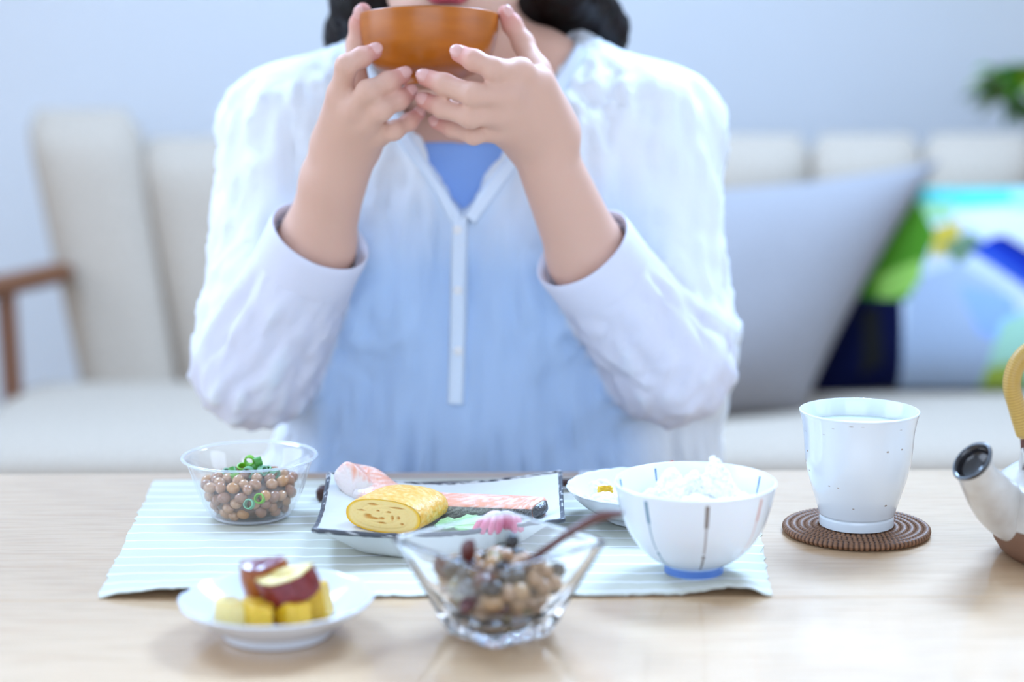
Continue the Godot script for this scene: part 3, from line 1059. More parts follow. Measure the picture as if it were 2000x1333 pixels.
func clothes(t: Node3D, sho_r: Vector3, elb_r: Vector3, cuff_r: Vector3, wri_r: Vector3, sho_l: Vector3, elb_l: Vector3, cuff_l: Vector3, wri_l: Vector3, mid: Vector3) -> void:
	var f := Flesh.new(Vector3(-0.34, 0.40, -1.92), Vector3(0.27, 1.0, -1.545), 0.006)
	trunk_limbs(f, 0.0)
	# upper sleeves, elbows and lower sleeves
	f.limb(sho_r, elb_r.lerp(sho_r, 0.12), 0.052, 0.054, 0.04)
	f.limb(elb_r.lerp(sho_r, 0.12), elb_r, 0.054, 0.058, 0.02)
	f.limb(sho_l, elb_l.lerp(sho_l, 0.12), 0.052, 0.052, 0.04)
	f.limb(elb_l.lerp(sho_l, 0.12), elb_l, 0.052, 0.056, 0.02)
	var end_r := cuff_r + (cuff_r - elb_r).normalized() * 0.004
	var end_l := cuff_l + (cuff_l - elb_l).normalized() * 0.004
	f.limb(elb_r, end_r, 0.058, 0.0425, 0.005, true)
	f.limb(elb_l, end_l, 0.056, 0.0435, 0.005, true)
	f.limb(Vector3(0.1921, 0.6962, -1.74), Vector3(0.1732, 0.5893, -1.77), 0.028, 0.030, 0.045)   # loose cloth at the back of her left side
	f.limb(Vector3(0.1516, 0.5612, -1.78), Vector3(0.1258, 0.5326, -1.77), 0.05, 0.05, 0.03)
	# hollow where the forearms come out
	f.limb(elb_r.lerp(end_r, 0.83), end_r.lerp(elb_r, -0.2), 0.036, 0.039, 0.004, true, true)
	f.limb(elb_l.lerp(end_l, 0.83), end_l.lerp(elb_l, -0.2), 0.037, 0.040, 0.004, true, true)
	# the neck hole and the V down the front
	f.limb(Vector3(-0.042, 0.90, -1.80), Vector3(-0.046, 1.03, -1.77), 0.070, 0.080, 0.006, false, true)
	var apex := Vector3(-0.0439, 0.8164, -1.645)
	var top_l := Vector3(-0.1432, 0.9738, -1.7)
	var top_r := Vector3(0.0582, 0.972, -1.7)
	var nl := Vector3(0, 0, 1).cross(top_l - apex).normalized()
	nl = nl if nl.dot(Vector3.RIGHT) > 0 else -nl
	var nr := Vector3(0, 0, 1).cross(top_r - apex).normalized()
	nr = nr if nr.dot(Vector3.LEFT) > 0 else -nr
	f.carve([Plane(nl, apex), Plane(nr, apex), Plane(Vector3(0, 0, 1), Vector3(0, 0, -1.79))])
	var arr := f.skin(1)
	arr = folds(arr, [
		[sho_r, elb_r, 0.08, 36.0, 9.0], [sho_l, elb_l, 0.08, 36.0, 9.0],
		[elb_r, end_r, 0.075, 40.0, 9.0], [elb_l, end_l, 0.075, 40.0, 9.0],
		[mid + Vector3(-0.07, 0.86, 0.06), mid + Vector3(-0.09, 0.5, 0.08), 0.13, 44.0, 5.0], [mid + Vector3(0.07, 0.86, 0.06), mid + Vector3(0.09, 0.5, 0.08), 0.13, 44.0, 5.0]], 0.0105, 12, [end_r, end_l, sho_r + Vector3(0, 0.06, -0.03), sho_l + Vector3(0, 0.06, -0.03)])
	# thin white cotton: bluer where it lies over the camisole, rosier over the arms
	var white := lin(0.93, 0.95, 0.97)
	var blue := lin(0.74, 0.84, 0.965)
	var rosy := lin(0.88, 0.88, 0.93)
	var col := func(p: Vector3) -> Color:
		var x := absf(p.x - mid.x)
		var trunk := clampf((0.185 - x) / 0.05, 0.0, 1.0) * clampf((p.z + 1.80) / 0.05, 0.0, 1.0)
		trunk *= clampf((0.865 - p.y) / 0.10, 0.0, 1.0)
		var fore := 0.0
		for b in [[elb_r, end_r], [elb_l, end_l]]:
			var ab: Vector3 = b[1] - b[0]
			var k: float = clampf((p - b[0]).dot(ab) / ab.length_squared(), 0.0, 1.0)
			fore = maxf(fore, clampf((lerpf(0.064, 0.050, k) - (p - b[0] - ab * k).length()) / 0.005, 0.0, 1.0))
		return white.lerp(blue, trunk * (1.0 - fore)).lerp(rosy, fore)
	var cotton := surf(WHITE, 0.9, 0.2)
	cotton.backlight_enabled = true
	cotton.backlight = Color(0.45, 0.45, 0.45)
	relief(cotton, noise_map(0.2, 8, [], 256), 0.03, Vector3.ONE * 14)
	var blouse := obj("blouse", Shape.new().add(with_color(arr, col)).mesh(), cotton, t)
	# cuffs: turned bands round the sleeve ends
	for c in [[elb_r, end_r, 0.0405], [elb_l, end_l, 0.0415]]:
		var d: Vector3 = (c[1] - c[0]).normalized()
		var s := d.cross(Vector3.BACK).normalized()
		var w := d.cross(s)
		var rings := []
		for k in [[-0.030, 0.0035], [-0.029, 0.0052], [-0.014, 0.0048], [-0.001, 0.0052], [0.006, 0.004], [0.006, 0.0015], [0.0, -0.0035], [-0.03, -0.0035]]:
			var r: float = c[2] + k[1] * 0.7 + 0.0022
			rings.append([c[1] + d * k[0], s * r, w * r])
		obj("cuff", Shape.new().loft(rings, 48, 2.0, false, func(_u, _v, _p): return rosy).mesh(), cotton, blouse)
	# the camisole under it
	var g := Flesh.new(Vector3(-0.26, 0.42, -1.92), Vector3(0.19, 0.96, -1.58), 0.008)
	trunk_limbs(g, -0.0115)
	var rim := Vector3(-0.0474, 0.883, -1.66)
	g.carve([Plane(Vector3(0, 1, 0.0), Vector3(0, rim.y, 0))])
	var cami := surf(Color(0.53, 0.67, 0.905), 0.8, 0.3)
	relief(cami, noise_map(0.2, 8, [], 256), 0.02, Vector3.ONE * 14)
	obj("camisole", Shape.new().add(g.skin(1)).mesh(), cami, t)
	# front bands and the buttoned placket
	var placket: Array = path_smooth([Vector3(-0.0464, 0.8288, -1.64), Vector3(-0.048, 0.7758, -1.63), Vector3(-0.0494, 0.714, -1.64), Vector3(-0.0519, 0.6469, -1.655)], 8)
	var band := surf(Color(0.86, 0.91, 0.965), 0.9, 0.2)
	relief(band, noise_map(0.2, 8, [], 256), 0.03, Vector3.ONE * 14)
	obj("placket", ribbon(f, placket, 0.0088, 0.0075).mesh(), band, blouse)
	for side in [[Vector3(-0.0438, 0.8187, -1.64), Vector3(-0.0625, 0.8541, -1.65), Vector3(-0.0887, 0.8887, -1.66), Vector3(-0.113, 0.9303, -1.67), Vector3(-0.1386, 0.9683, -1.7)], [Vector3(-0.0438, 0.8187, -1.64), Vector3(-0.0222, 0.8479, -1.65), Vector3(0.0027, 0.88, -1.66), Vector3(0.0323, 0.9278, -1.67), Vector3(0.061, 0.971, -1.7)]]:
		var off: float = -1.0 if side[4].x < side[0].x else 1.0
		var pts: Array = []
		for p in path_smooth(side, 6):
			pts.append(p + Vector3(off * 0.0065, -0.004, 0))
		obj("neck_band", ribbon(f, pts, 0.0075, 0.0075).mesh(), band, blouse)
	for y in [452, 570, 690]:
		var q := f.touch(Vector3(Vector3(-0.0487, 0.7374, -1.64).x, Vector3(-0.0487, 0.7374, -1.64).y - (y - 600) * 0.00046, -1.48), Vector3(0, 0, -1), 0.4) + Vector3(0, 0, 0.008)
		obj("button", Shape.new().ball(q, Basis(Vector3(0.0045, 0, 0), Vector3(0, 0.0045, 0), Vector3(0, 0, 0.0015))).mesh(), surf(Color(0.92, 0.92, 0.92), 0.3), blouse)
	# dark trousers below the table
	var h := Flesh.new(Vector3(-0.27, 0.10, -1.93), Vector3(0.19, 0.60, -1.28), 0.012)
	h.limb(mid + Vector3(-0.06, 0.47, -0.01), mid + Vector3(0.06, 0.47, -0.01), 0.112, 0.112, 0.03)
	for s in [-1.0, 1.0]:
		var knee := Vector3(mid.x + s * 0.11, 0.447, -1.38)
		var shin := Vector3(mid.x + s * 0.10, 0.13, -1.44)
		h.limb(mid + Vector3(s * 0.08, 0.455, 0), knee, 0.090, 0.064, 0.03)
		h.limb(knee, shin, 0.064, 0.058, 0.02)
	obj("trousers", Shape.new().add(h.skin(2)).mesh(), surf(Color(0.75, 0.76, 0.80), 0.9, 0.2), t)
	# what she sits on
	var st := thing("stool", "low round wooden stool under the seated woman, hidden by the table", "stool", Vector3(mid.x, 0, -1.80))
	var wood := surf(Color(0.62, 0.46, 0.30), 0.5)
	obj("seat", Shape.new().lathe([Vector2(0, 0.315), Vector2(0.165, 0.315), Vector2(0.175, 0.325), Vector2(0.175, 0.345), Vector2(0.165, 0.352), Vector2(0, 0.352)], 40).mesh(), wood, st)
	for k in 4:
		var d := Vector3(cos(k * PI / 2 + 0.78), 0, sin(k * PI / 2 + 0.78))
		obj("leg", Shape.new().tube([d * 0.12 + Vector3(0, 0.316, 0), d * 0.16 + Vector3(0, 0.009, 0)], [0.018, 0.014], 12).mesh(), wood, st)


func soup_bowl() -> void:
	var t := thing("soup_bowl", "brown lacquered soup bowl held up to the mouth in both hands", "bowl", Vector3(-0.0688, 0.936, -1.575))
	t.rotation.x = -0.13
	var rows := lathe_rows([Vector2(0.026, 0), Vector2(0.0275, 0.001), Vector2(0.0275, 0.006), Vector2(0.032, 0.0082), Vector2(0.0450, 0.0150), Vector2(0.0540, 0.028), Vector2(0.0580, 0.045), Vector2(0.0592, 0.0592)], 5)
	rows.push_front(Vector2(0, 0.0))
	rows.append_array([Vector2(0.0590, 0.0602), Vector2(0.0580, 0.0604)])
	var lacquer := surf(WHITE, 0.33, 0.5)
	lacquer.albedo_texture = noise_map(0.02, 41, [Color(0.66, 0.36, 0.035), Color(0.70, 0.385, 0.045), Color(0.73, 0.41, 0.06)], 256)
	lacquer.uv1_scale = Vector3(1, 1.5, 1)
	obj("outside", Shape.new().lathe(rows, 72).mesh(), lacquer, t)
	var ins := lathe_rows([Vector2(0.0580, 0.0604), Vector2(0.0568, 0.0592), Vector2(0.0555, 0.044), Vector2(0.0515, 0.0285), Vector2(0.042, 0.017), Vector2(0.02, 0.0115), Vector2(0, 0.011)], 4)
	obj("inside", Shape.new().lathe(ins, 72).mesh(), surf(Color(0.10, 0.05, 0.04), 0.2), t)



func placemat() -> void:
	var c00 := Vector3(-0.2855, 0.6, -1.2172)
	var c10 := Vector3(0.1766, 0.6, -1.2147)
	var c01 := Vector3(-0.3092, 0.6, -1.5489)
	var c11 := Vector3(0.2041, 0.6, -1.5517)
	var wob := noise(1.0, 17, FastNoiseLite.TYPE_SIMPLEX_SMOOTH, 3)
	var top := func(u: float, v: float, under: float) -> Vector3:
		var p: Vector3 = c00.lerp(c10, u).lerp(c01.lerp(c11, u), v)
		p.z += wob.get_noise_2d(u * 22, v * 3) * 0.0022 * (1.0 - v)   # an uneven woven edge
		p.x += wob.get_noise_2d(u * 2 + 40, v * 16) * 0.0035 * absf(2 * u - 1)
		var lift := 0.0
		lift += 0.0062 * exp(-pow((u - 0.13) / 0.10, 2.0)) * exp(-v * 9)
		lift += 0.0055 * exp(-pow((u - 0.945) / 0.055, 2.0)) * exp(-v * 11)
		lift += 0.0012 * exp(-v * 14)
		lift *= clampf(minf(u, 1 - u) / 0.03, 0.0, 1.0)
		lift += wob.get_noise_2d(u * 60, 9) * 0.0009 * exp(-v * 12)
		p.y = TOP + 0.0003 + maxf(lift, 0.0) + under * (0.0005 + 0.0003 * maxf(0.0, cos(v * 15 * TAU)))
		return p
	var s := Shape.new()
	var uvf := func(u: float, v: float) -> Vector2:
		return Vector2(u, v + wob.get_noise_2d(u * 3.2, v * 4) * 0.010)
	s.grid(150, 70, func(u, v): return top.call(u, v, 1.0), false, false, null, uvf)
	s.grid(150, 20, func(u, v): return top.call(u, v, 0.0), false, true)
	s.grid(150, 1, func(u, v): return top.call(u, 0.0, v), false, false)
	s.grid(70, 1, func(u, v): return top.call(1.0, u, v), false, false)
	s.grid(70, 1, func(u, v): return top.call(0.0, u, v), false, true)
	s.grid(150, 1, func(u, v): return top.call(u, 1.0, v), false, true)
	var im := Image.create(64, 1024, false, Image.FORMAT_RGB8)
	im.fill(Color(0.80, 0.80, 0.745))
	rng.seed = 3
	for y in 1024:
		for x in 64:
			im.set_pixel(x, y, Color(0.80, 0.80, 0.745).lightened(rng.randf_range(0.0, 0.08)))
	for k in 15:
		var y := int((k + 0.5) * 1024 / 15.0)
		im.fill_rect(Rect2i(0, y - 4, 64, 8), Color(0.95, 0.96, 0.97))
	var m := surf(WHITE, 0.85, 0.2)
	m.albedo_texture = ImageTexture.create_from_image(im)
	tag(obj("placemat", s.mesh(), m), "pale green placemat with white woven stripes lying under the dishes", "placemat")


func plate() -> void:
	# a shallow square plate with raised corners and a worn dark rim
	var fl := Vector3(-0.1436, 0.628, -1.2873)
	var fr := Vector3(0.037, 0.628, -1.3119)
	var bl := Vector3(-0.1492, 0.631, -1.4563)
	var br := Vector3(0.0386, 0.631, -1.4596)
	var mid := (fl + fr + bl + br) / 4
	mid.y = TOP + 0.0016
	var t := thing("square_plate", "square grey-white stoneware plate with dark worn rim, holding salmon and rolled omelette", "plate", mid)
	var wob := noise(1.0, 61, FastNoiseLite.TYPE_SIMPLEX_SMOOTH, 3)
	var at := func(x: float, y: float) -> Vector3:   # x, y in -1..1
		var p: Vector3 = fl.lerp(fr, x * 0.5 + 0.5).lerp(bl.lerp(br, x * 0.5 + 0.5), y * 0.5 + 0.5) - mid
		var e := maxf(absf(x), absf(y))
		p.y = 0.0105 + 0.0085 * pow(e, 3.0) + 0.0092 * pow(absf(x * y), 1.6) + wob.get_noise_2d(x * 6, y * 6) * 0.0006
		var bow := 0.003 * (1 - x * x) * y + wob.get_noise_2d(x * 9, y * 9) * 0.0005
		p.z += bow
		return p
	var s := Shape.new()
	s.grid(48, 48, func(u, v): return at.call(u * 2 - 1, v * 2 - 1))
	# underside from the rim in to the foot
	s.grid(96, 14, func(u, v):
		var a: float = u * TAU + PI / 4
		var c := Vector2(cos(a), sin(a))
		var sq := c / maxf(absf(c.x), absf(c.y))
		var ft := Vector2(c.x * 0.76, c.y * 0.94)
		var w: float = smoothstep(0.0, 1.0, v)
		var q := sq.lerp(ft, v)
		var p: Vector3 = at.call(q.x, q.y)
		var y: float = p.y - 0.0032 * minf(1.0, v * 5)
		p.y = lerpf(y, 0.0, pow(w, 1.8))
		return p, true, true)
	s.grid(48, 1, func(u, v):
		var a: float = u * TAU + PI / 4
		var p: Vector3 = at.call(cos(a) * 0.76 * v, sin(a) * 0.94 * v)
		p.y = 0.0
		return p, true, false)
	var glaze := surf(Color(0.86, 0.87, 0.86), 0.28, 0.5)
	relief(glaze, noise_map(0.03, 63, [], 256), 0.05, Vector3(7, 7, 7))
	obj("dish", s.mesh(), glaze, t)
	# the dark rim, chipped bright in places
	var edge := []
	var rad := []
	var nn := 200
	for i in nn + 1:
		var k := fmod(float(i) / nn * 4.0, 4.0)
		var side := int(k)
		var w := (k - side) * 2 - 1
		var q: Array = [[w, -1.0], [1.0, w], [-w, 1.0], [-1.0, -w]][side]
		edge.append(at.call(q[0], q[1]) + Vector3(0, -0.0012, 0))
		rad.append(0.0019 + 0.0003 * wob.get_noise_1d(i * 0.9))
	obj("rim", Shape.new().tube(edge, rad, 10, 1.0, Vector3.UP, 2.0, func(_u, _v, p): return lin(0.80, 0.80, 0.80) if wob.get_noise_3dv(p * 420) > (0.05 if p.z < -0.07 else 0.40) else lin(0.27, 0.28, 0.31)).mesh(), surf(WHITE, 0.35), t)
	rolled_egg()
	salmon()
	greens_and_pickle()


func rolled_egg() -> void:
	var c := Vector3(-0.0964, 0.614, -1.3239)
	var t := thing("rolled_omelette", "thick slice of yellow rolled omelette lying on the square plate, cut face to the front", "omelette", c + Vector3(0, 0.0005, -0.005))
	t.rotation_degrees.y = -24
	var wob := noise(1.0, 71, FastNoiseLite.TYPE_SIMPLEX_SMOOTH, 3)
	# outline of the cut, x across, y up
	var out := func(a: float) -> Vector2:
		var x := cos(a)
		var y := sin(a)
		var s := pow(pow(absf(x), 2.4) + pow(absf(y), 2.4), -1 / 2.4)
		return Vector2(x * s * 0.0322, 0.0130 + y * s * (0.0132 if y > 0 else 0.0130))
	var rings := []
	var s := Shape.new()
	var n := 20
	s.grid(72, n, func(u, v):
		var o: Vector2 = out.call(u * TAU)
		var z: float = -v * 0.050
		var round := 1.0 - 0.035 * exp(-v * 26) - 0.10 * exp(-(1 - v) * 12)
		var bump := 1.0 + wob.get_noise_3d(o.x * 240, o.y * 240, z * 240) * 0.025
		var q := (o - Vector2(0, 0.015)) * round * bump + Vector2(0, 0.015)
		return Vector3(q.x, maxf(q.y, 0.0), z), true, false, func(_u, v, p):
			var w := clampf(wob.get_noise_3dv(p * 260) * 1.4 + 0.35, 0, 1)
			return lin(0.93, 0.68, 0.24).lerp(lin(0.95, 0.81, 0.52), w))
	s.grid(72, 4, func(u, v):
		var o: Vector2 = out.call(u * TAU)
		var q = (o - Vector2(0, 0.015)) * 0.9 * (1 - v) + Vector2(0, 0.015)
		return Vector3(q.x, maxf(q.y, 0), -0.050 - 0.002 * v), true, false, func(_u, _v, _p): return lin(0.93, 0.76, 0.36))
	var egg := surf(WHITE, 0.42, 0.5)
	egg.subsurf_scatter_enabled = true
	egg.subsurf_scatter_strength = 0.1
	relief(egg, noise_map(0.08, 72, [], 256), 0.06, Vector3.ONE * 16)
	obj("outer_layer", s.mesh(), egg, t)
	# the cut: pale layers wound round each other with small gaps
	var gaps := [[-0.0125, 0.0120, 0.0030, 0.0016], [-0.0075, 0.0108, 0.0036, 0.0007], [-0.001, 0.0113, 0.002, 0.0007], [-0.0085, 0.0215, 0.0035, 0.0006], [-0.001, 0.0080, 0.003, 0.0005], [0.008, 0.0125, 0.001, 0.0016], [0.013, 0.0130, 0.001, 0.0010], [0.005, 0.0168, 0.0016, 0.0005], [-0.004, 0.0170, 0.0012, 0.0004], [0.012, 0.0205, 0.0050, 0.0004], [-0.018, 0.016, 0.003, 0.0003], [0.016, 0.0085, 0.0012, 0.0007]]
	var face := Shape.new()
	face.grid(120, 44, func(u, v):
		var o: Vector2 = out.call(u * TAU)
		var q = (o - Vector2(0, 0.015)) * (0.965 * (1 - v)) + Vector2(0, 0.015)
		var z := 0.0006
		for g in gaps:
			var e := Vector2((q.x - g[0]) / g[2], (q.y - g[1]) / g[3]).length()
			z -= 0.0016 * clampf(1.4 - e, 0.0, 1.0)
		z -= 0.00025 * pow(absf(sin((1 - v) * 3.5 * PI + u * PI)), 12.0)
		return Vector3(q.x, maxf(q.y, 0.0), z), true, true, func(u, v, p):
			var pale := lin(0.94, 0.81, 0.53).lerp(lin(0.93, 0.77, 0.45), clampf(wob.get_noise_3dv(p * 500), 0, 1))
			var k := lin(0.94, 0.72, 0.18).lerp(pale, smoothstep(0.03, 0.12, v))
			for g in gaps:
				var e := Vector2((p.x - g[0]) / g[2], (p.y - g[1]) / g[3]).length()
				k = k.lerp(lin(0.80, 0.52, 0.10), clampf(1.5 - e, 0.0, 1.0) * 0.8)  # darker orange paints the shade inside the small gaps
			return k)
	var cut := surf(WHITE, 0.5, 0.4)
	cut.subsurf_scatter_enabled = true
	cut.subsurf_scatter_strength = 0.1
	part_label(obj("cut_face", face.mesh(), cut, t), "pale yellow cut face with wound layers and small gaps")


func salmon() -> void:
	var t := thing("salmon_fillet", "grilled pink salmon fillet with dark silvery skin lying across the back of the square plate", "fish", Vector3(0, TOP, 0))
	var wob := noise(1.0, 81, FastNoiseLite.TYPE_SIMPLEX_SMOOTH, 3)
	var lift := Vector3(0, TOP, 0)
	var pts := path_smooth([Vector3(-0.1273, 0.628, -1.4221) - lift, Vector3(-0.1186, 0.624, -1.4344) - lift, Vector3(-0.0975, 0.621, -1.4131) - lift, Vector3(-0.0599, 0.6225, -1.3815) - lift, Vector3(-0.0203, 0.622, -1.375) - lift, Vector3(0.0072, 0.6222, -1.3691) - lift, Vector3(0.0204, 0.6236, -1.3606) - lift], 10)
	var n := pts.size() - 1
	var ring := func(k: int) -> Array:
		var s := float(k) / n
		var dir: Vector3 = (pts[mini(k + 1, n)] - pts[maxi(k - 1, 0)]).normalized()
		var across := dir.cross(Vector3.UP).normalized()   # towards the viewer
		var up := across.cross(dir).normalized()
		var tilt := lerpf(0.75, 0.16, smoothstep(0.0, 0.35, s))
		var a := across * cos(tilt) - up * sin(tilt)
		var b := up * cos(tilt) + across * sin(tilt)
		var end := sqrt(clampf(s / 0.07, 0.0, 1.0) * (2.0 - clampf(s / 0.07, 0.0, 1.0))) if s < 0.07 else minf(1.0, 0.72 + (1 - s) * 6.0)
		end = maxf(end, 0.02)
		return [pts[k], a * lerpf(0.021, 0.0140, smoothstep(0.0, 0.45, s)) * end, b * lerpf(0.0125, 0.0072, smoothstep(0, 0.3, s)) * end]
	var rings := []
	for k in n + 1:
		rings.append(ring.call(k))
	var flesh := surf(WHITE, 0.36, 0.5)
	flesh.subsurf_scatter_enabled = true
	flesh.subsurf_scatter_strength = 0.1
	relief(flesh, noise_map(0.05, 83, [], 256), 0.05, Vector3(20, 20, 6))
	obj("flesh", Shape.new().loft(rings, 40, 3.2, true, func(u, v, p):
		var streak := clampf(wob.get_noise_3d(p.x * 260 + p.z * 300, p.y * 160, p.z * 520 - p.x * 260) * 2.0 + 0.25, 0, 1)
		var k := lin(0.93, 0.64, 0.52).lerp(lin(0.95, 0.83, 0.78), streak)
		var fat := clampf((0.30 - v) / 0.06, 0, 1) * smoothstep(-0.3, 0.25, (p - pts[5]).dot(Vector3(-0.5, -0.55, 0.6)) / 0.012 + 0.25 + wob.get_noise_3dv(p * 130) * 0.5)
		return k.lerp(lin(0.93, 0.88, 0.86), fat)).mesh(), flesh, t)
	# skin along the lower front edge and over the right end
	var strip := func(k0: int, k1: int, b0: float, b1: float) -> Shape:
		return Shape.new().grid((k1 - k0) * 2, 10, func(u, v):
			var kk: float = k0 + u * (k1 - k0)
			var r0: Array = ring.call(int(kk))
			var r1: Array = ring.call(mini(int(kk) + 1, n))
			var w := kk - int(kk)
			var ang := lerpf(b0, b1, v)
			var x := cos(ang)
			var y := sin(ang)
			var s := pow(pow(absf(x), 3.2) + pow(absf(y), 3.2), -1 / 3.2) * 1.035
			var c: Vector3 = r0[0].lerp(r1[0], w)
			return c + r0[1].lerp(r1[1], w) * (x * s) + r0[2].lerp(r1[2], w) * (y * s), false, true, func(u, v, p):
				var g := clampf(wob.get_noise_3dv(p * 700) * 1.6 + 0.4, 0, 1)
				var dark := smoothstep(0.55, 0.85, u)
				return lin(0.66, 0.66, 0.64).lerp(lin(0.25, 0.24, 0.24), clampf(g * 0.7 + dark * 0.6, 0, 1)))
	var scale_mat := surf(WHITE, 0.3, 0.6)
	relief(scale_mat, noise_map(0.12, 84, [], 256, FastNoiseLite.TYPE_CELLULAR), 0.06, Vector3.ONE * 24)
	part_label(obj("skin", strip.call(18, n, -1.1, 0.66).mesh(), scale_mat, t), "dark silvery skin along the front edge")
	var e: Array = rings[-1]
	var endcap := Shape.new().grid(36, 8, func(u, v):
		var a: float = u * TAU
		var s = pow(pow(absf(cos(a)), 3.2) + pow(absf(sin(a)), 3.2), -1 / 3.2) * 1.03 * v
		return e[0] + e[1] * (cos(a) * s) + e[2] * (sin(a) * s) + (pts[n] - pts[n - 1]).normalized() * (0.0045 * (1 - v * v) + 0.0006), true, false, func(_u, v, p): return lin(0.24, 0.22, 0.22).lerp(lin(0.5, 0.48, 0.46), clampf(wob.get_noise_3dv(p * 800), 0, 1)))
	part_label(obj("skin", endcap.mesh(), scale_mat, t), "dark blistered skin on the right end")


func greens_and_pickle() -> void:
	var wob := noise(1.0, 91, FastNoiseLite.TYPE_SIMPLEX_SMOOTH, 2)
	var o := Vector3(-0.0369, 0.6145, -1.3309)
	var green := surf(WHITE, 0.5, 0.4)
	green.backlight_enabled = true
	green.backlight = Color(0.4, 0.5, 0.3)
	var lf := thing("garnish_leaf", "pale green frilled garnish leaf under the pink pickle on the square plate", "leaf", o)
	obj("blade", Shape.new().grid(24, 24, func(u, v):
		var x: float = u * 2 - 1
		var w := 0.021 * sin(PI * pow(v, 0.8)) + 0.0005
		var y = 0.0016 + 0.003 * absf(x) + wob.get_noise_2d(x * 4, v * 5) * 0.0028 * absf(x) + 0.003 * v
		return Vector3(-0.022 + v * 0.058, y, x * w - 0.004), false, false, func(u, v, _p): return lin(0.60, 0.80, 0.48).lerp(lin(0.80, 0.90, 0.74), absf(u * 2 - 1) * 0.6)).mesh(), green, lf)
	obj("midrib", Shape.new().tube([Vector3(-0.024, 0.0018, -0.004), Vector3(0.005, 0.0034, -0.004), Vector3(0.034, 0.0052, -0.004)], [0.0009, 0.0007, 0.0004], 8).mesh(), surf(Color(0.80, 0.9, 0.7), 0.5), lf)
	var p := thing("pickled_radish", "pink pickled radish cut into a fan on the front right of the square plate", "pickle", Vector3(-0.0105, 0.617, -1.3173))
	var red := surf(WHITE, 0.3, 0.5)
	red.subsurf_scatter_enabled = true
	red.subsurf_scatter_strength = 0.15
	for k in 6:
		var a := lerpf(-1.15, 1.05, k / 5.0)
		var d := Vector3(sin(a), 0, cos(a) * 0.8)
		var path := path_smooth([Vector3(0.002, 0.0125, -0.006), Vector3(0.002, 0.0128, -0.004) + d * 0.007, Vector3(0.001, 0.0085, -0.002) + d * 0.0145, Vector3(0, 0.0030, -0.001) + d * 0.0195], 4)
		obj("lobe", Shape.new().tube(path, spread_radii([0.0034, 0.0047, 0.0046, 0.0030], 4), 14, 0.85, Vector3.UP, 2.0, func(_u, v, q): return lin(0.92, 0.80, 0.82).lerp(lin(0.82, 0.38, 0.50), clampf((0.0150 - q.y) / 0.0045, 0, 1))).mesh(), red, p)


# places for beans in a heap: the outer layer of a round body given by its radius at each height
func heap(radius: Callable, y0: float, y1: float, half: float, seed_n: int, most: int, crown: float, square := 2.0) -> Array:
	rng.seed = seed_n
	var out := []
	for k in 9000:
		if out.size() >= most:
			break
		var y := rng.randf_range(y0, y1 + crown)
		var a := rng.randf() * TAU
		var r: float
		if k % 3 == 0 or y > y1:   # the top of the heap
			r = sqrt(rng.randf()) * (radius.call(y1) - half)
			y = y1 + crown * (1.0 - pow(r / radius.call(y1), 2.0))
		else:
			r = radius.call(y) - half * rng.randf_range(1.0, 1.25)
		if r < 0:
			continue
		r *= pow(pow(absf(cos(a)), square) + pow(absf(sin(a)), square), -1.0 / square)
		var p := Vector3(cos(a) * r, y, sin(a) * r)
		var free := true
		for q in out:
			if (q - p).length() < half * 1.72:
				free = false
				break
		if free:
			out.append(p)
	return out


func bean_mesh(size: Vector3, crease: float, sd: int) -> ArrayMesh:
	var w := noise(1.0, sd, FastNoiseLite.TYPE_SIMPLEX_SMOOTH, 2)
	return Shape.new().grid(14, 10, func(u, v):
		var a: float = u * TAU
		var b: float = (v - 0.5) * PI
		var p := Vector3(cos(a) * cos(b), sin(b), sin(a) * cos(b))
		var k := 1.0 + 0.06 * w.get_noise_3dv(p * 1.6)
		var q := p * size * k
		q.z += crease * size.z * (p.x * p.x)          # a kidney's bend
		return q, true, true).mesh()


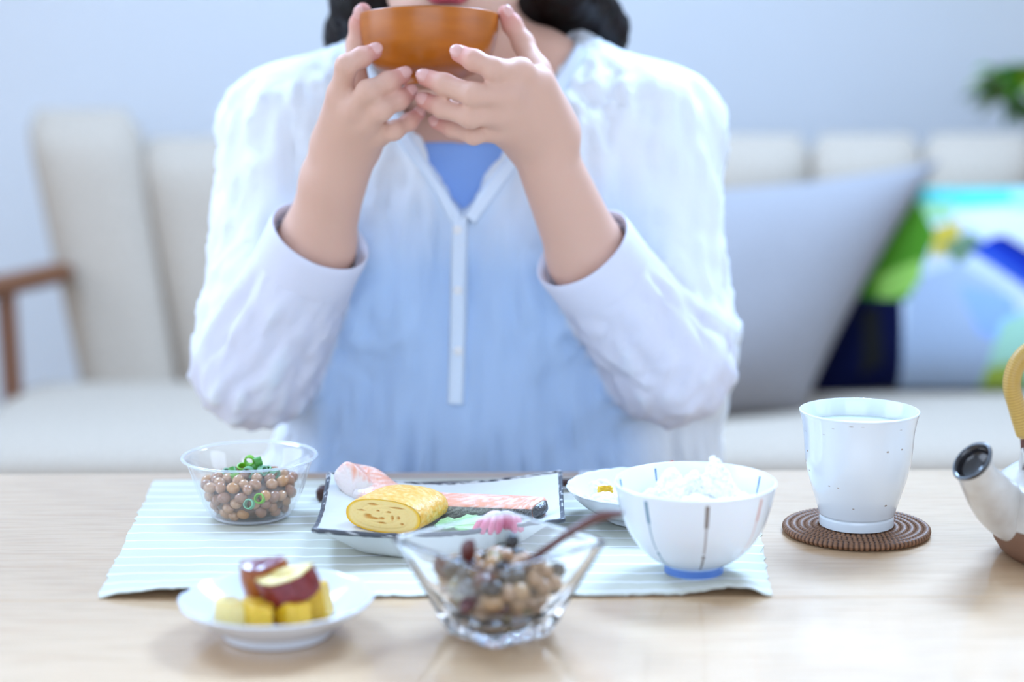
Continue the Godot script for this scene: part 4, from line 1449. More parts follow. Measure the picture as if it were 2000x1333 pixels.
func natto() -> void:
	var base := Vector3(-0.2089, 0.6, -1.4279) + Vector3(0, 0.0016, 0)
	var t := thing("glass_bowl", "clear round glass bowl of fermented soybeans on the left of the placemat", "bowl", base)
	var glass := StandardMaterial3D.new()
	glass.albedo_color = Color(1, 1, 1, 0.0)
	glass.roughness = 0.02
	glass.transparency = BaseMaterial3D.TRANSPARENCY_ALPHA
	glass.albedo_color = Color(1, 1, 1, 0.03)
	var outer := lathe_rows([Vector2(0.027, 0.0), Vector2(0.0315, 0.0022), Vector2(0.037, 0.010), Vector2(0.0425, 0.023), Vector2(0.0468, 0.037), Vector2(0.0502, 0.0460), Vector2(0.0525, 0.0482)], 4)
	outer.push_front(Vector2(0, 0.0002))
	obj("outer_glass", Shape.new().lathe(outer, 96).mesh(), glass, t)
	var inner := lathe_rows([Vector2(0.0515, 0.0488), Vector2(0.0488, 0.0466), Vector2(0.0450, 0.037), Vector2(0.0408, 0.0235), Vector2(0.0353, 0.0108), Vector2(0.030, 0.0040), Vector2(0.024, 0.0024)], 4)
	inner.append(Vector2(0, 0.0022))
	obj("inner_glass", Shape.new().lathe(inner, 96).mesh(), glass, t)
	var bright := glass.duplicate()
	bright.albedo_color = Color(0.93, 0.96, 1.0, 0.30)  # milky white paints in the light caught by rim and foot
	var hoop := []
	for k in 13:
		var a := TAU * k / 12.0
		hoop.append(Vector2(0.0528 + cos(a) * 0.0015, 0.0492 + sin(a) * 0.0011))
	part_label(obj("rim", Shape.new().lathe(hoop, 96).mesh(), bright, t), "rounded glass rim with its bright light painted in milky white")
	var sole := []
	for k in 13:
		var a := TAU * k / 12.0
		sole.append(Vector2(0.0285 + cos(a) * 0.002, 0.0016 + sin(a) * 0.0012))
	obj("foot_ring", Shape.new().lathe(sole, 96).mesh(), bright, t)
	var rad := func(y: float) -> float: return 0.0300 + 0.0108 * clampf((y - 0.004) / 0.0195, 0, 1) - 0.0012
	var spots := heap(rad, 0.0065, 0.0260, 0.0046, 11, 150, 0.0095)
	tag(obj("soybean_mass", Shape.new().lathe([Vector2(0, 0.003), Vector2(0.022, 0.0035), Vector2(0.029, 0.011), Vector2(0.0320, 0.0235), Vector2(0.022, 0.0295), Vector2(0, 0.0330)], 32).mesh(), surf(Color(0.42, 0.30, 0.20), 0.3), self, base), "sticky brown fermented soybean mass filling the round glass bowl", "soybeans", "", "stuff")
	var shapes := [bean_mesh(Vector3(0.0056, 0.0045, 0.0045), 0.0, 1), bean_mesh(Vector3(0.0052, 0.0042, 0.0040), 0.15, 2), bean_mesh(Vector3(0.0049, 0.0043, 0.0044), 0.0, 3)]
	var tints := []
	for col in [Color(0.66, 0.47, 0.33), Color(0.72, 0.54, 0.38), Color(0.60, 0.42, 0.30), Color(0.74, 0.52, 0.28)]:
		var m := surf(col, 0.22, 0.6)
		m.subsurf_scatter_enabled = true
		m.subsurf_scatter_strength = 0.08
		tints.append(m)
	rng.seed = 12
	for k in spots.size():
		var o := obj("soybean", shapes[k % 3], tints[rng.randi() % 4], self, base + spots[k])
		o.basis = Basis.from_euler(Vector3(rng.randf() * TAU, rng.randf() * TAU, rng.randf() * TAU))
		tag(o, "brown glossy fermented soybean in the round glass bowl", "soybean", "fermented soybeans in the round glass bowl")
	# chopped scallion rings on top
	var sc := [[-6, 0, 8, 0], [6, 2, 9, 1], [0, 8, 7, 2], [11, 7, 7.5, 2], [-13, 4, 6.5, 1], [-3, -7, 6.5, 0], [14, -1, 6, 1], [-19, 2, 5.5, 2], [5, -8, 6, 2], [0, 1, 12, 0], [7, 4, 12, 1], [20, 3, 5, 2], [-11, 10, 5.5, 0]]
	var greens := [surf(Color(0.45, 0.72, 0.16), 0.35), surf(Color(0.30, 0.58, 0.25), 0.35), surf(Color(0.50, 0.72, 0.58), 0.35)]
	var ring := func(r: float, h: float) -> ArrayMesh:
		return Shape.new().lathe([Vector2(r * 0.72, -h), Vector2(r * 0.75, -h), Vector2(r * 0.97, -h), Vector2(r, -h * 0.9), Vector2(r, h * 0.9), Vector2(r * 0.97, h), Vector2(r * 0.75, h), Vector2(r * 0.72, h), Vector2(r * 0.72, -h)], 24).mesh()
	var rings := [ring.call(0.0042, 0.0022), ring.call(0.0036, 0.0030), ring.call(0.0046, 0.0018)]
	for k in sc.size():
		var q: Array = sc[k]
		var o := obj("scallion_ring", rings[k % 3], greens[q[3]], self, base + Vector3(q[0] * 0.001, 0.0275 + q[2] * 0.0015, q[1] * 0.001))
		o.basis = Basis.from_euler(Vector3(0.5 + k * 0.45, k * 1.7, 0.3 * (k % 4)))
		tag(o, "chopped green scallion ring on top of the soybeans", "scallion", "scallion rings heaped on the soybeans")
	for q in [[0.004, 0.0195, 0.0375, 1], [0.012, 0.0232, 0.0345, 0]]:
		var o := obj("scallion_ring", rings[0], greens[2 if q[3] else 0], self, base + Vector3(q[0], q[1], q[2]))
		o.basis = Basis.from_euler(Vector3(0.4, 1.1, 1.2))
		tag(o, "green scallion ring stuck against the front inside of the glass bowl" if q[3] else "small green scallion ring half sunk among the front soybeans", "scallion")


func mixed_beans() -> void:
	var base := Vector3(-0.0092, 0.6, -1.1449) + Vector3(0, 0.0002, 0)
	var t := thing("square_glass_bowl", "heavy square clear glass bowl of mixed beans at the front, set cornerwise", "bowl", base)
	t.rotation_degrees.y = 45 - 4.5
	var glass := StandardMaterial3D.new()
	glass.albedo_color = Color(1, 1, 1, 0.0)
	glass.roughness = 0.015
	glass.refraction_enabled = true
	glass.refraction_scale = 0.05
	# rows: half side, height, squareness, facet depth
	var rows := [[0.0, 0.0, 9.0, 0], [0.020, 0.0, 9.0, 0], [0.0262, 0.0, 9.0, 0.6], [0.0275, 0.0012, 9.0, 1.0], [0.0290, 0.0045, 9.0, 1.0], [0.0298, 0.0075, 9.0, 0.2], [0.0298, 0.0078, 9.0, 0.0], [0.0308, 0.0098, 9.0, 0.0], [0.0318, 0.0140, 9.0, 0], [0.0400, 0.034, 11.0, 0], [0.0508, 0.0588, 13.0, 0], [0.0517, 0.0606, 13.0, 0], [0.0514, 0.0614, 13.0, 0], [0.0485, 0.0616, 13.0, 0], [0.0476, 0.0608, 13.0, 0], [0.0360, 0.034, 9.0, 0], [0.0270, 0.0155, 4.5, 0], [0.0200, 0.0098, 3.2, 0], [0.0100, 0.0076, 2.6, 0], [0.0, 0.0072, 2.4, 0]]
	var s := Shape.new()
	var k := rows.size() - 1
	s.grid(144, k, func(u, v):
		var r: Array = rows[roundi(v * k)]
		var a: float = u * TAU
		var q := pow(pow(absf(cos(a)), r[2]) + pow(absf(sin(a)), r[2]), -1 / r[2])
		var facet: float = 1.0 - 0.055 * r[3] * pow(absf(sin(a * 6.0)), 4.0)
		return Vector3(cos(a) * q * r[0] * facet, r[1], sin(a) * q * r[0] * facet), true, true)
	obj("glass", s.mesh(), glass, t)
	var rad := func(y: float) -> float: return lerpf(0.0240, 0.0370, clampf((y - 0.012) / 0.026, 0, 1))
	var heaped := heap(rad, 0.0148, 0.0385, 0.0052, 23, 200, 0.009, 5.0)
	tag(obj("bean_mass", Shape.new().lathe([Vector2(0, 0.0085), Vector2(0.014, 0.0105), Vector2(0.021, 0.017), Vector2(0.0265, 0.034), Vector2(0.018, 0.040), Vector2(0, 0.0425)], 32).mesh(), surf(Color(0.30, 0.21, 0.15), 0.35), self, base), "dark simmered bean mass in the middle of the square glass bowl", "beans", "", "stuff")
	var kinds := [   # mesh, material, name, label, category, group
		[bean_mesh(Vector3(0.0056, 0.0049, 0.0050), 0.0, 4), Color(0.70, 0.54, 0.39), "soybean", "tan boiled soybean in the square glass bowl", "soybean", "tan soybeans in the square glass bowl"],
		[bean_mesh(Vector3(0.0063, 0.0057, 0.0058), 0.0, 5), Color(0.76, 0.60, 0.42), "chickpea", "round pale chickpea in the square glass bowl", "chickpea", "chickpeas in the square glass bowl"],
		[bean_mesh(Vector3(0.0086, 0.0050, 0.0050), 0.35, 6), Color(0.33, 0.09, 0.09), "kidney_bean", "dark red kidney bean in the square glass bowl", "bean", "red kidney beans in the square glass bowl"],
		[bean_mesh(Vector3(0.0055, 0.0048, 0.0050), 0.0, 7), Color(0.05, 0.045, 0.065), "black_bean", "shiny black soybean in the square glass bowl", "bean", "black beans in the square glass bowl"],
		[bean_mesh(Vector3(0.0060, 0.0044, 0.0048), 0.2, 8), Color(0.52, 0.45, 0.24), "green_bean_seed", "olive green bean in the square glass bowl", "bean", "olive green beans in the square glass bowl"],
	]
	var mm := []
	for q in kinds:
		var m := surf(q[1], 0.2, 0.6)
		m.subsurf_scatter_enabled = true
		m.subsurf_scatter_strength = 0.06
		mm.append(m)
	rng.seed = 40
	var pick := [0, 1, 0, 3, 0, 1, 2, 0, 4, 0, 1, 0, 0, 4]
	for i in heaped.size():
		var w: int = pick[rng.randi() % pick.size()]
		var p: Vector3 = heaped[i]
		if p.y > 0.038 and rng.randf() < 0.35:
			w = 3
		var o := obj(kinds[w][2], kinds[w][0], mm[w], self, base + Basis(Vector3.UP, deg_to_rad(40.5)) * p)
		o.basis = Basis.from_euler(Vector3(rng.randf() * TAU, rng.randf() * TAU, rng.randf() * TAU))
		tag(o, kinds[w][3], kinds[w][4], kinds[w][5])
	for q in [[Vector3(-0.0286, 0.6584, -1.132), 2, 0.9, 0.3, "dark red kidney bean standing at the back left on top of the mixed beans"], [Vector3(-0.0271, 0.63, -1.112), 2, 0.6, -0.9, "large dark red kidney bean pressed against the front left glass wall"], [Vector3(-0.0006, 0.6631, -1.135), 3, 0.0, 0.0, "black soybean at the very top of the mixed beans"]]:
		var o := obj(kinds[q[1]][2], kinds[q[1]][0], mm[q[1]], self, q[0])
		o.basis = Basis.from_euler(Vector3(0.2, q[2], 1.4 + q[3]))
		tag(o, q[4], "bean")
	# the spoon standing in the beans
	var sp := thing("wooden_spoon", "dark reddish wooden spoon stuck in the mixed beans, handle towards the rice bowl", "spoon")
	var wood := surf(Color(0.36, 0.19, 0.15), 0.35)
	var hp := path_smooth([Vector3(0.0124, 0.6516, -1.135), Vector3(0.0261, 0.6625, -1.132), Vector3(0.0416, 0.6732, -1.132), Vector3(0.0554, 0.6793, -1.134), Vector3(0.0685, 0.681, -1.136)], 5)
	obj("handle", Shape.new().tube(hp, spread_radii([0.0034, 0.0034, 0.0040, 0.0044, 0.0028], 5), 14, 0.7).mesh(), wood, sp)
	var bowl_at := Vector3(0.0019, 0.644, -1.138)
	var along := (Vector3(0.0261, 0.6625, -1.132) - bowl_at).normalized()
	var side := along.cross(Vector3.UP).normalized()
	var nrm := side.cross(along).normalized()
	obj("spoon_bowl", Shape.new().grid(28, 16, func(u, v):
		var a: float = u * TAU
		var inn: bool = v > 0.5
		var r: float = sin((v if v < 0.5 else 1.0 - v) * PI)
		var dep := 0.006 * (1 - r * r) * (0.72 if inn else 1.0) - (0.0012 if inn else 0.0)
		return bowl_at + along * (cos(a) * 0.017 * r) + side * (sin(a) * 0.0125 * r) - nrm * dep, true, true).mesh(), wood, sp)


func wedge(t: Node3D, r: float, h: float, a0: float, a1: float, skin_mat: Material, flesh_mat: Material, dome := 0.0, sd := 1) -> void:
	# a chunk cut from a round root: a sector of radius r about the y axis, height h, skin on the curved side
	var w := noise(1.0, sd, FastNoiseLite.TYPE_SIMPLEX_SMOOTH, 2)
	var rr := func(a: float, y: float) -> float: return r * (1.0 + 0.05 * w.get_noise_2d(a * 2, y * 60)) * (1.0 - dome * pow(y / h, 2.0))
	var outline := func(u: float, y: float, inset: float) -> Vector3:   # u 0..1 round the sector
		var apex := Vector3.ZERO
		var mid := Vector3(cos((a0 + a1) / 2), 0, sin((a0 + a1) / 2)) * r * 0.45
		var p: Vector3
		if u < 0.25:
			p = apex.lerp(Vector3(cos(a0), 0, sin(a0)) * rr.call(a0, y), u / 0.25)
		elif u < 0.75:
			var a := lerpf(a0, a1, (u - 0.25) / 0.5)
			p = Vector3(cos(a), 0, sin(a)) * rr.call(a, y)
		else:
			p = (Vector3(cos(a1), 0, sin(a1)) * rr.call(a1, y)).lerp(apex, (u - 0.75) / 0.25)
		p = mid + (p - mid) * (1.0 - inset)
		p.y = y + 0.0006 * w.get_noise_2d(u * 9, y * 200)
		return p
	var ys := [[0.0, 1.0], [0.0, 0.5], [0.0, 0.06], [0.03, 0.01], [0.1, 0.0], [0.3, 0.0], [0.5, 0.0], [0.7, 0.0], [0.9, 0.0], [0.97, 0.01], [1.0, 0.06], [1.0, 0.5], [1.0, 1.0]]
	obj("flesh", Shape.new().grid(60, ys.size() - 1, func(u, v):
		var q: Array = ys[roundi(v * (ys.size() - 1))]
		return outline.call(u, q[0] * h, q[1]), true, true).mesh(), flesh_mat, t)
	if skin_mat:
		obj("skin", Shape.new().grid(40, 10, func(u, v):
			var a := lerpf(a0 + 0.03, a1 - 0.03, u)
			var y: float = lerpf(0.02, 0.97, v) * h
			var k: float = rr.call(a, y) + 0.00045
			return Vector3(cos(a) * k, y, sin(a) * k), false, true, func(u, v, p): return Color.WHITE.lerp(lin(0.75, 0.45, 0.30), clampf(w.get_noise_3dv(p * 160) * 1.5, 0, 1))).mesh(), skin_mat, t)


func sweet_potatoes() -> void:
	var base := Vector3(-0.1525, 0.6, -1.1429) + Vector3(0, 0.0003, 0)
	var t := thing("fluted_dish", "small white fluted porcelain dish with sweet potato pieces at the front left", "dish", base)
	var china := surf(Color(0.86, 0.875, 0.90), 0.12, 0.5)
	var rows := lathe_rows([Vector2(0.034, 0.0), Vector2(0.0355, 0.0008), Vector2(0.0360, 0.0035), Vector2(0.0375, 0.0062), Vector2(0.046, 0.0105), Vector2(0.0545, 0.0165), Vector2(0.0608, 0.0222), Vector2(0.0622, 0.0238), Vector2(0.0618, 0.0247), Vector2(0.0602, 0.0244), Vector2(0.0530, 0.0188), Vector2(0.044, 0.0130), Vector2(0.034, 0.0095), Vector2(0.018, 0.0084)], 4)
	rows.push_front(Vector2(0.031, 0.0012))
	rows.push_front(Vector2(0.0, 0.0030))
	rows.append(Vector2(0, 0.0082))
	obj("dish", Shape.new().lathe(rows, 192, Vector3.ZERO, func(a: float, r: float, y: float) -> Vector3:
		var far := clampf((r - 0.038) / 0.024, 0, 1)
		var lobe := pow(absf(cos(a * 6.0 + 0.2)), 0.75) - 0.6
		var k := 1.0 + 0.03 * far * lobe
		return Vector3(cos(a) * r * k, y + 0.0009 * far * lobe, sin(a) * r * k)).mesh(), china, t)
	var purple := surf(Color(0.50, 0.17, 0.16), 0.3, 0.5)
	var orange := surf(Color(0.62, 0.33, 0.08), 0.3, 0.5)
	var yellow := surf(Color(0.86, 0.68, 0.14), 0.3, 0.5)
	var pale := surf(Color(0.90, 0.80, 0.50), 0.35, 0.5)
	var glossy := surf(Color(0.55, 0.36, 0.40), 0.12, 0.6)  # tinted mauve for the pale glare on top of the orange-skinned chunk
	for m in [yellow, pale]:
		m.subsurf_scatter_enabled = true
		m.subsurf_scatter_strength = 0.12
		relief(m, noise_map(0.07, 95, [], 256), 0.06, Vector3.ONE * 14)
	# [label, x, y px-free place, turn, radius, height, arc, skin, flesh]
	var items := [
		["sweet potato chunk with purple-red skin facing forward, lying on top of the pile", Vector3(0.0115, 0.0295, 0.004), Vector3(14, 0, 16), 0.0195, 0.0185, 0.15, 2.95, purple, pale, 0.0],
		["orange-brown skinned sweet potato chunk standing behind the purple one", Vector3(-0.0045, 0.0265, -0.007), Vector3(8, 20, 14), 0.0165, 0.0240, 0.4, 3.6, orange, glossy, 0.12],
		["small crumbly yellow sweet potato piece at the left end of the dish", Vector3(-0.0245, 0.0095, 0.006), Vector3(0, -60, 0), 0.0160, 0.0170, 0.0, 2.4, null, pale, 0.2],
		["bright yellow sweet potato cube at the front left of the pile", Vector3(-0.0012, 0.0095, 0.010), Vector3(0, -50, -4), 0.0195, 0.0175, 0.6, 2.3, null, yellow, 0.0],
		["yellow sweet potato cube at the front, right of centre under the purple piece", Vector3(0.0185, 0.0095, 0.009), Vector3(0, -40, 3), 0.0195, 0.0180, 0.5, 2.2, null, yellow, 0.0],
		["sweet potato wedge with a pointed top at the right end of the dish", Vector3(0.0330, 0.0098, 0.004), Vector3(0, 15, 8), 0.0150, 0.0235, 3.3, 5.2, purple, yellow, 0.25],
	]
	for q in items:
		var o := thing("sweet_potato", q[0], "sweet potato", base + q[1])
		o.rotation_degrees = q[2]
		wedge(o, q[3], q[4], q[5], q[6], q[7], q[8], q[9], int(q[3] * 9000))


func rice_bowl() -> void:
	var base := Vector3(0.129, 0.6, -1.2692) + Vector3(0, 0.0016, 0)
	var t := thing("rice_bowl", "white porcelain rice bowl with painted upright lines and a blue foot, full of rice", "bowl", base)
	var w := 1024
	var im := Image.create(w, 256, false, Image.FORMAT_RGB8)
	im.fill(Color(0.90, 0.92, 0.945))
	# lines run round at eight places; top of the picture is the foot
	var hues := [Color(0.42, 0.36, 0.33), Color(0.30, 0.46, 0.55), Color(0.82, 0.60, 0.56), Color(0.40, 0.50, 0.58)]
	for k in 8:
		var x := int(fposmod((k * 45.0 + 87.0) / 360.0, 1.0) * w)
		var c: Color = [hues[0], hues[1], hues[3], hues[1], hues[0], hues[3], hues[1], hues[2]][k]
		for seg in [[0.10, 0.24, 3], [0.24, 0.42, 3], [0.43, 0.50, 4], [0.52, 0.80, 2], [0.80, 0.97, 4]]:
			var dim: Color = c.lerp(Color(0.9, 0.9, 0.9), 0.15 if seg[2] != 2 else 0.4)
			im.fill_rect(Rect2i(x - seg[2], int(seg[0] * 256), seg[2] * 2, int((seg[1] - seg[0]) * 256)), dim)
	var china := surf(WHITE, 0.12, 0.5)
	china.albedo_texture = ImageTexture.create_from_image(im)
	china.subsurf_scatter_enabled = true
	china.subsurf_scatter_strength = 0.06
	var prof := lathe_rows([Vector2(0.0208, 0.0072), Vector2(0.0285, 0.0106), Vector2(0.0365, 0.0165), Vector2(0.0428, 0.0243), Vector2(0.0490, 0.0350), Vector2(0.0538, 0.0500), Vector2(0.0573, 0.0655)], 6)
	obj("outside", Shape.new().lathe(prof, 96).mesh(), china, t)
	var plain := surf(Color(0.93, 0.95, 0.97), 0.12, 0.5)
	var ins := lathe_rows([Vector2(0.0573, 0.0655), Vector2(0.0577, 0.0668), Vector2(0.0567, 0.0673), Vector2(0.0556, 0.0660), Vector2(0.0520, 0.0500), Vector2(0.0468, 0.0360), Vector2(0.0400, 0.0255), Vector2(0.030, 0.0160), Vector2(0.016, 0.0115)], 4)
	ins.append(Vector2(0, 0.0112))
	var inner := obj("inside", Shape.new().lathe(ins, 96).mesh(), plain, t)
	for k in 8:   # short strokes inside the rim
		var a := deg_to_rad(k * 45.0 + 64.0)
		var d := Vector3(cos(a), 0, sin(a))
		obj("stroke", Shape.new().tube([d * 0.0548 + Vector3(0, 0.0636, 0), d * 0.0535 + Vector3(0, 0.0570, 0), d * 0.0518 + Vector3(0, 0.050, 0)], [0.0008, 0.0006, 0.0003], 6).mesh(), surf(Color(0.48, 0.60, 0.74), 0.2), inner)
	var foot := surf(WHITE, 0.15, 0.5)
	obj("foot", Shape.new().lathe([Vector2(0, 0.004), Vector2(0.017, 0.004), Vector2(0.018, 0.0), Vector2(0.0205, 0.0), Vector2(0.0212, 0.0006), Vector2(0.0213, 0.0012), Vector2(0.0213, 0.0014), Vector2(0.0211, 0.0058), Vector2(0.0211, 0.0060), Vector2(0.0209, 0.0074)], 64, Vector3.ZERO, null, func(_u, _v, p: Vector3): return lin(0.34, 0.49, 0.76) if p.y > 0.0010 and p.y < 0.0072 else lin(0.80, 0.88, 0.94)).mesh(), foot, t)
	# rice: a mound strewn with grains
	var lobes := [[-0.0165, 0.002, 0.028, 0.012], [0.0, -0.004, 0.024, 0.012], [0.0150, 0.0, 0.033, 0.013], [0.012, -0.008, 0.008, 0.006], [-0.030, 0.004, 0.014, 0.010], [0.030, 0.008, 0.012, 0.012], [0.0, 0.020, 0.012, 0.018]]
	var wob := noise(1.0, 51, FastNoiseLite.TYPE_SIMPLEX_SMOOTH, 3)
	var high := func(x: float, z: float) -> float:
		var y := 0.0470
		for l in lobes:
			y = maxf(y, 0.0470 + l[2] * exp(-(pow(x - l[0], 2) + pow(z - l[1], 2)) / (l[3] * l[3])))
		return y + wob.get_noise_2d(x * 220, z * 220) * 0.0022
	var mound := Shape.new().grid(64, 30, func(u, v):
		var r: float = 0.0498 * v
		var x := cos(u * TAU) * r
		var z := sin(u * TAU) * r
		return Vector3(x, high.call(x, z), z), true, false)
	var rice_mat := surf(Color(0.985, 0.98, 0.96), 0.4, 0.5)
	var rice := obj("rice", mound.mesh(), rice_mat, self, base)
	tag(rice, "mound of steamed white rice in the porcelain rice bowl", "rice", "", "stuff")
	var mm := MultiMesh.new()
	mm.transform_format = MultiMesh.TRANSFORM_3D
	mm.mesh = Shape.new().ball(Vector3.ZERO, Basis().scaled(Vector3(0.0030, 0.0013, 0.0014)), 8, 6).mesh()
	var spots := []
	rng.seed = 52
	for k in 3400:
		var r := sqrt(rng.randf()) * 0.049
		var a := rng.randf() * TAU
		var p := Vector3(cos(a) * r, 0, sin(a) * r)
		p.y = high.call(p.x, p.z) + rng.randf_range(-0.0004, 0.0012)
		spots.append(Transform3D(Basis.from_euler(Vector3(rng.randf() * TAU, rng.randf() * TAU, rng.randf_range(-0.7, 0.7))), p))
	spots.append(Transform3D(Basis.from_euler(Vector3(0, 0.4, 0.3)), Vector3(0.0125, 0.0825, -0.004)))
	spots.append(Transform3D(Basis.from_euler(Vector3(0, 1.4, 0.9)), Vector3(0.0115, 0.0812, -0.003)))
	mm.instance_count = spots.size()
	for k in spots.size():
		mm.set_instance_transform(k, spots[k])
	var grains := MultiMeshInstance3D.new()
	grains.name = "grains"
	grains.multimesh = mm
	grains.material_override = rice_mat
	stuff(grains)
	rice.add_child(grains)


func pickle_dish() -> void:
	var base := Vector3(0.103, 0.6, -1.4131) + Vector3(0, 0.0016, 0)
	var t := thing("scalloped_dish", "white scalloped porcelain dish of pickles half hidden behind the rice bowl", "dish", base)
	var china := surf(Color(0.92, 0.94, 0.96), 0.1, 0.5)
	var rows := lathe_rows([Vector2(0.028, 0.0), Vector2(0.0295, 0.0012), Vector2(0.0300, 0.0045), Vector2(0.040, 0.0080), Vector2(0.0520, 0.0165), Vector2(0.0590, 0.0248), Vector2(0.0606, 0.0265), Vector2(0.0600, 0.0274), Vector2(0.0585, 0.0268), Vector2(0.0510, 0.0190), Vector2(0.040, 0.0115), Vector2(0.028, 0.0080), Vector2(0.014, 0.0070)], 4)
	rows.push_front(Vector2(0.0, 0.0030))
	rows.append(Vector2(0, 0.0068))
	obj("dish", Shape.new().lathe(rows, 192, Vector3.ZERO, func(a: float, r: float, y: float) -> Vector3:
		var far := clampf((r - 0.032) / 0.026, 0, 1)
		var lobe := absf(cos(a * 12.0)) - 0.6
		var k := 1.0 + 0.012 * far * lobe
		return Vector3(cos(a) * r * k, y + 0.0006 * far * lobe, sin(a) * r * k)).mesh(), china, t)
	var wh := surf(Color(0.93, 0.93, 0.88), 0.25, 0.5)
	var ye := surf(Color(0.90, 0.72, 0.10), 0.25, 0.5)
	for m in [wh, ye]:
		m.subsurf_scatter_enabled = true
		m.subsurf_scatter_strength = 0.15
	var petal := func(len_: float, wide: float, bend: float, sd: int) -> ArrayMesh:   # a curled slice with thickness
		var n := noise(1.0, sd, FastNoiseLite.TYPE_SIMPLEX_SMOOTH, 2)
		var s := Shape.new()
		for side in [1.0, -1.0]:
			s.grid(16, 12, func(u, v):
				var a: float = (u - 0.5) * bend
				var x: float = sin(a) * len_ / bend
				var y: float = (1 - cos(a)) * len_ / bend * -1.0
				var edge := pow(maxf(0.0, (1 - pow(absf(u * 2 - 1), 4.0)) * (1 - pow(absf(v * 2 - 1), 4.0))), 0.5)
				return Vector3(x, y + side * 0.0016 * edge + n.get_noise_2d(u * 3, v * 3) * 0.002, (v - 0.5) * wide), false, side < 0)
		return s.mesh()
	var pieces := [
		["curled yellow pickle slice at the left of the scalloped dish", "pickle_slice", ye, Vector3(0.0743, 0.6269, -1.408), Vector3(62, 12, -12), 0.016, 0.007, 1.9],
		["white pickled cabbage piece at the back left of the scalloped dish", "pickle_slice", wh, Vector3(0.0695, 0.6255, -1.425), Vector3(24, 10, 8), 0.018, 0.016, 1.0],
		["white pickled radish piece lying in front of the yellow slice", "pickle_slice", wh, Vector3(0.0743, 0.6236, -1.392), Vector3(30, 30, -6), 0.024, 0.016, 0.8],
		["white pickled cabbage heaped high behind the rice bowl", "pickle_slice", wh, base + Vector3(0.014, 0.0245, -0.004), Vector3(8, 60, 10), 0.040, 0.030, 1.4],
	]
	for k in pieces.size():
		var q: Array = pieces[k]
		var o := obj(q[1], petal.call(q[5], q[6], q[7], 100 + k), q[2], self, q[3])
		o.rotation_degrees = q[4]
		tag(o, q[0], "pickle")
	var mound := obj("pickle_heap", Shape.new().grid(40, 14, func(u, v):
		var r: float = 0.030 * v
		return Vector3(cos(u * TAU) * r, 0.0085 + 0.026 * pow(1 - v * v, 1.3) + noise(1.0, 5).get_noise_2d(cos(u * TAU) * v * 3, sin(u * TAU) * v * 3) * 0.003 * (1 - v), sin(u * TAU) * r), true, false).mesh(), wh, self, base + Vector3(0.018, 0, -0.006))
	tag(mound, "pale heap of shredded pickles in the scalloped dish behind the rice bowl", "pickles", "", "stuff")
	var chili := obj("chili_ring", Shape.new().lathe([Vector2(0.0015, -0.001), Vector2(0.0032, -0.001), Vector2(0.0034, 0), Vector2(0.0032, 0.001), Vector2(0.0015, 0.001), Vector2(0.0015, -0.001)], 20).mesh(), surf(Color(0.82, 0.10, 0.06), 0.25), self, Vector3(0.1249, 0.6474, -1.405))
	chili.rotation_degrees = Vector3(70, 20, 0)
	tag(chili, "tiny red chili ring peeping over the rim of the rice bowl", "chili")


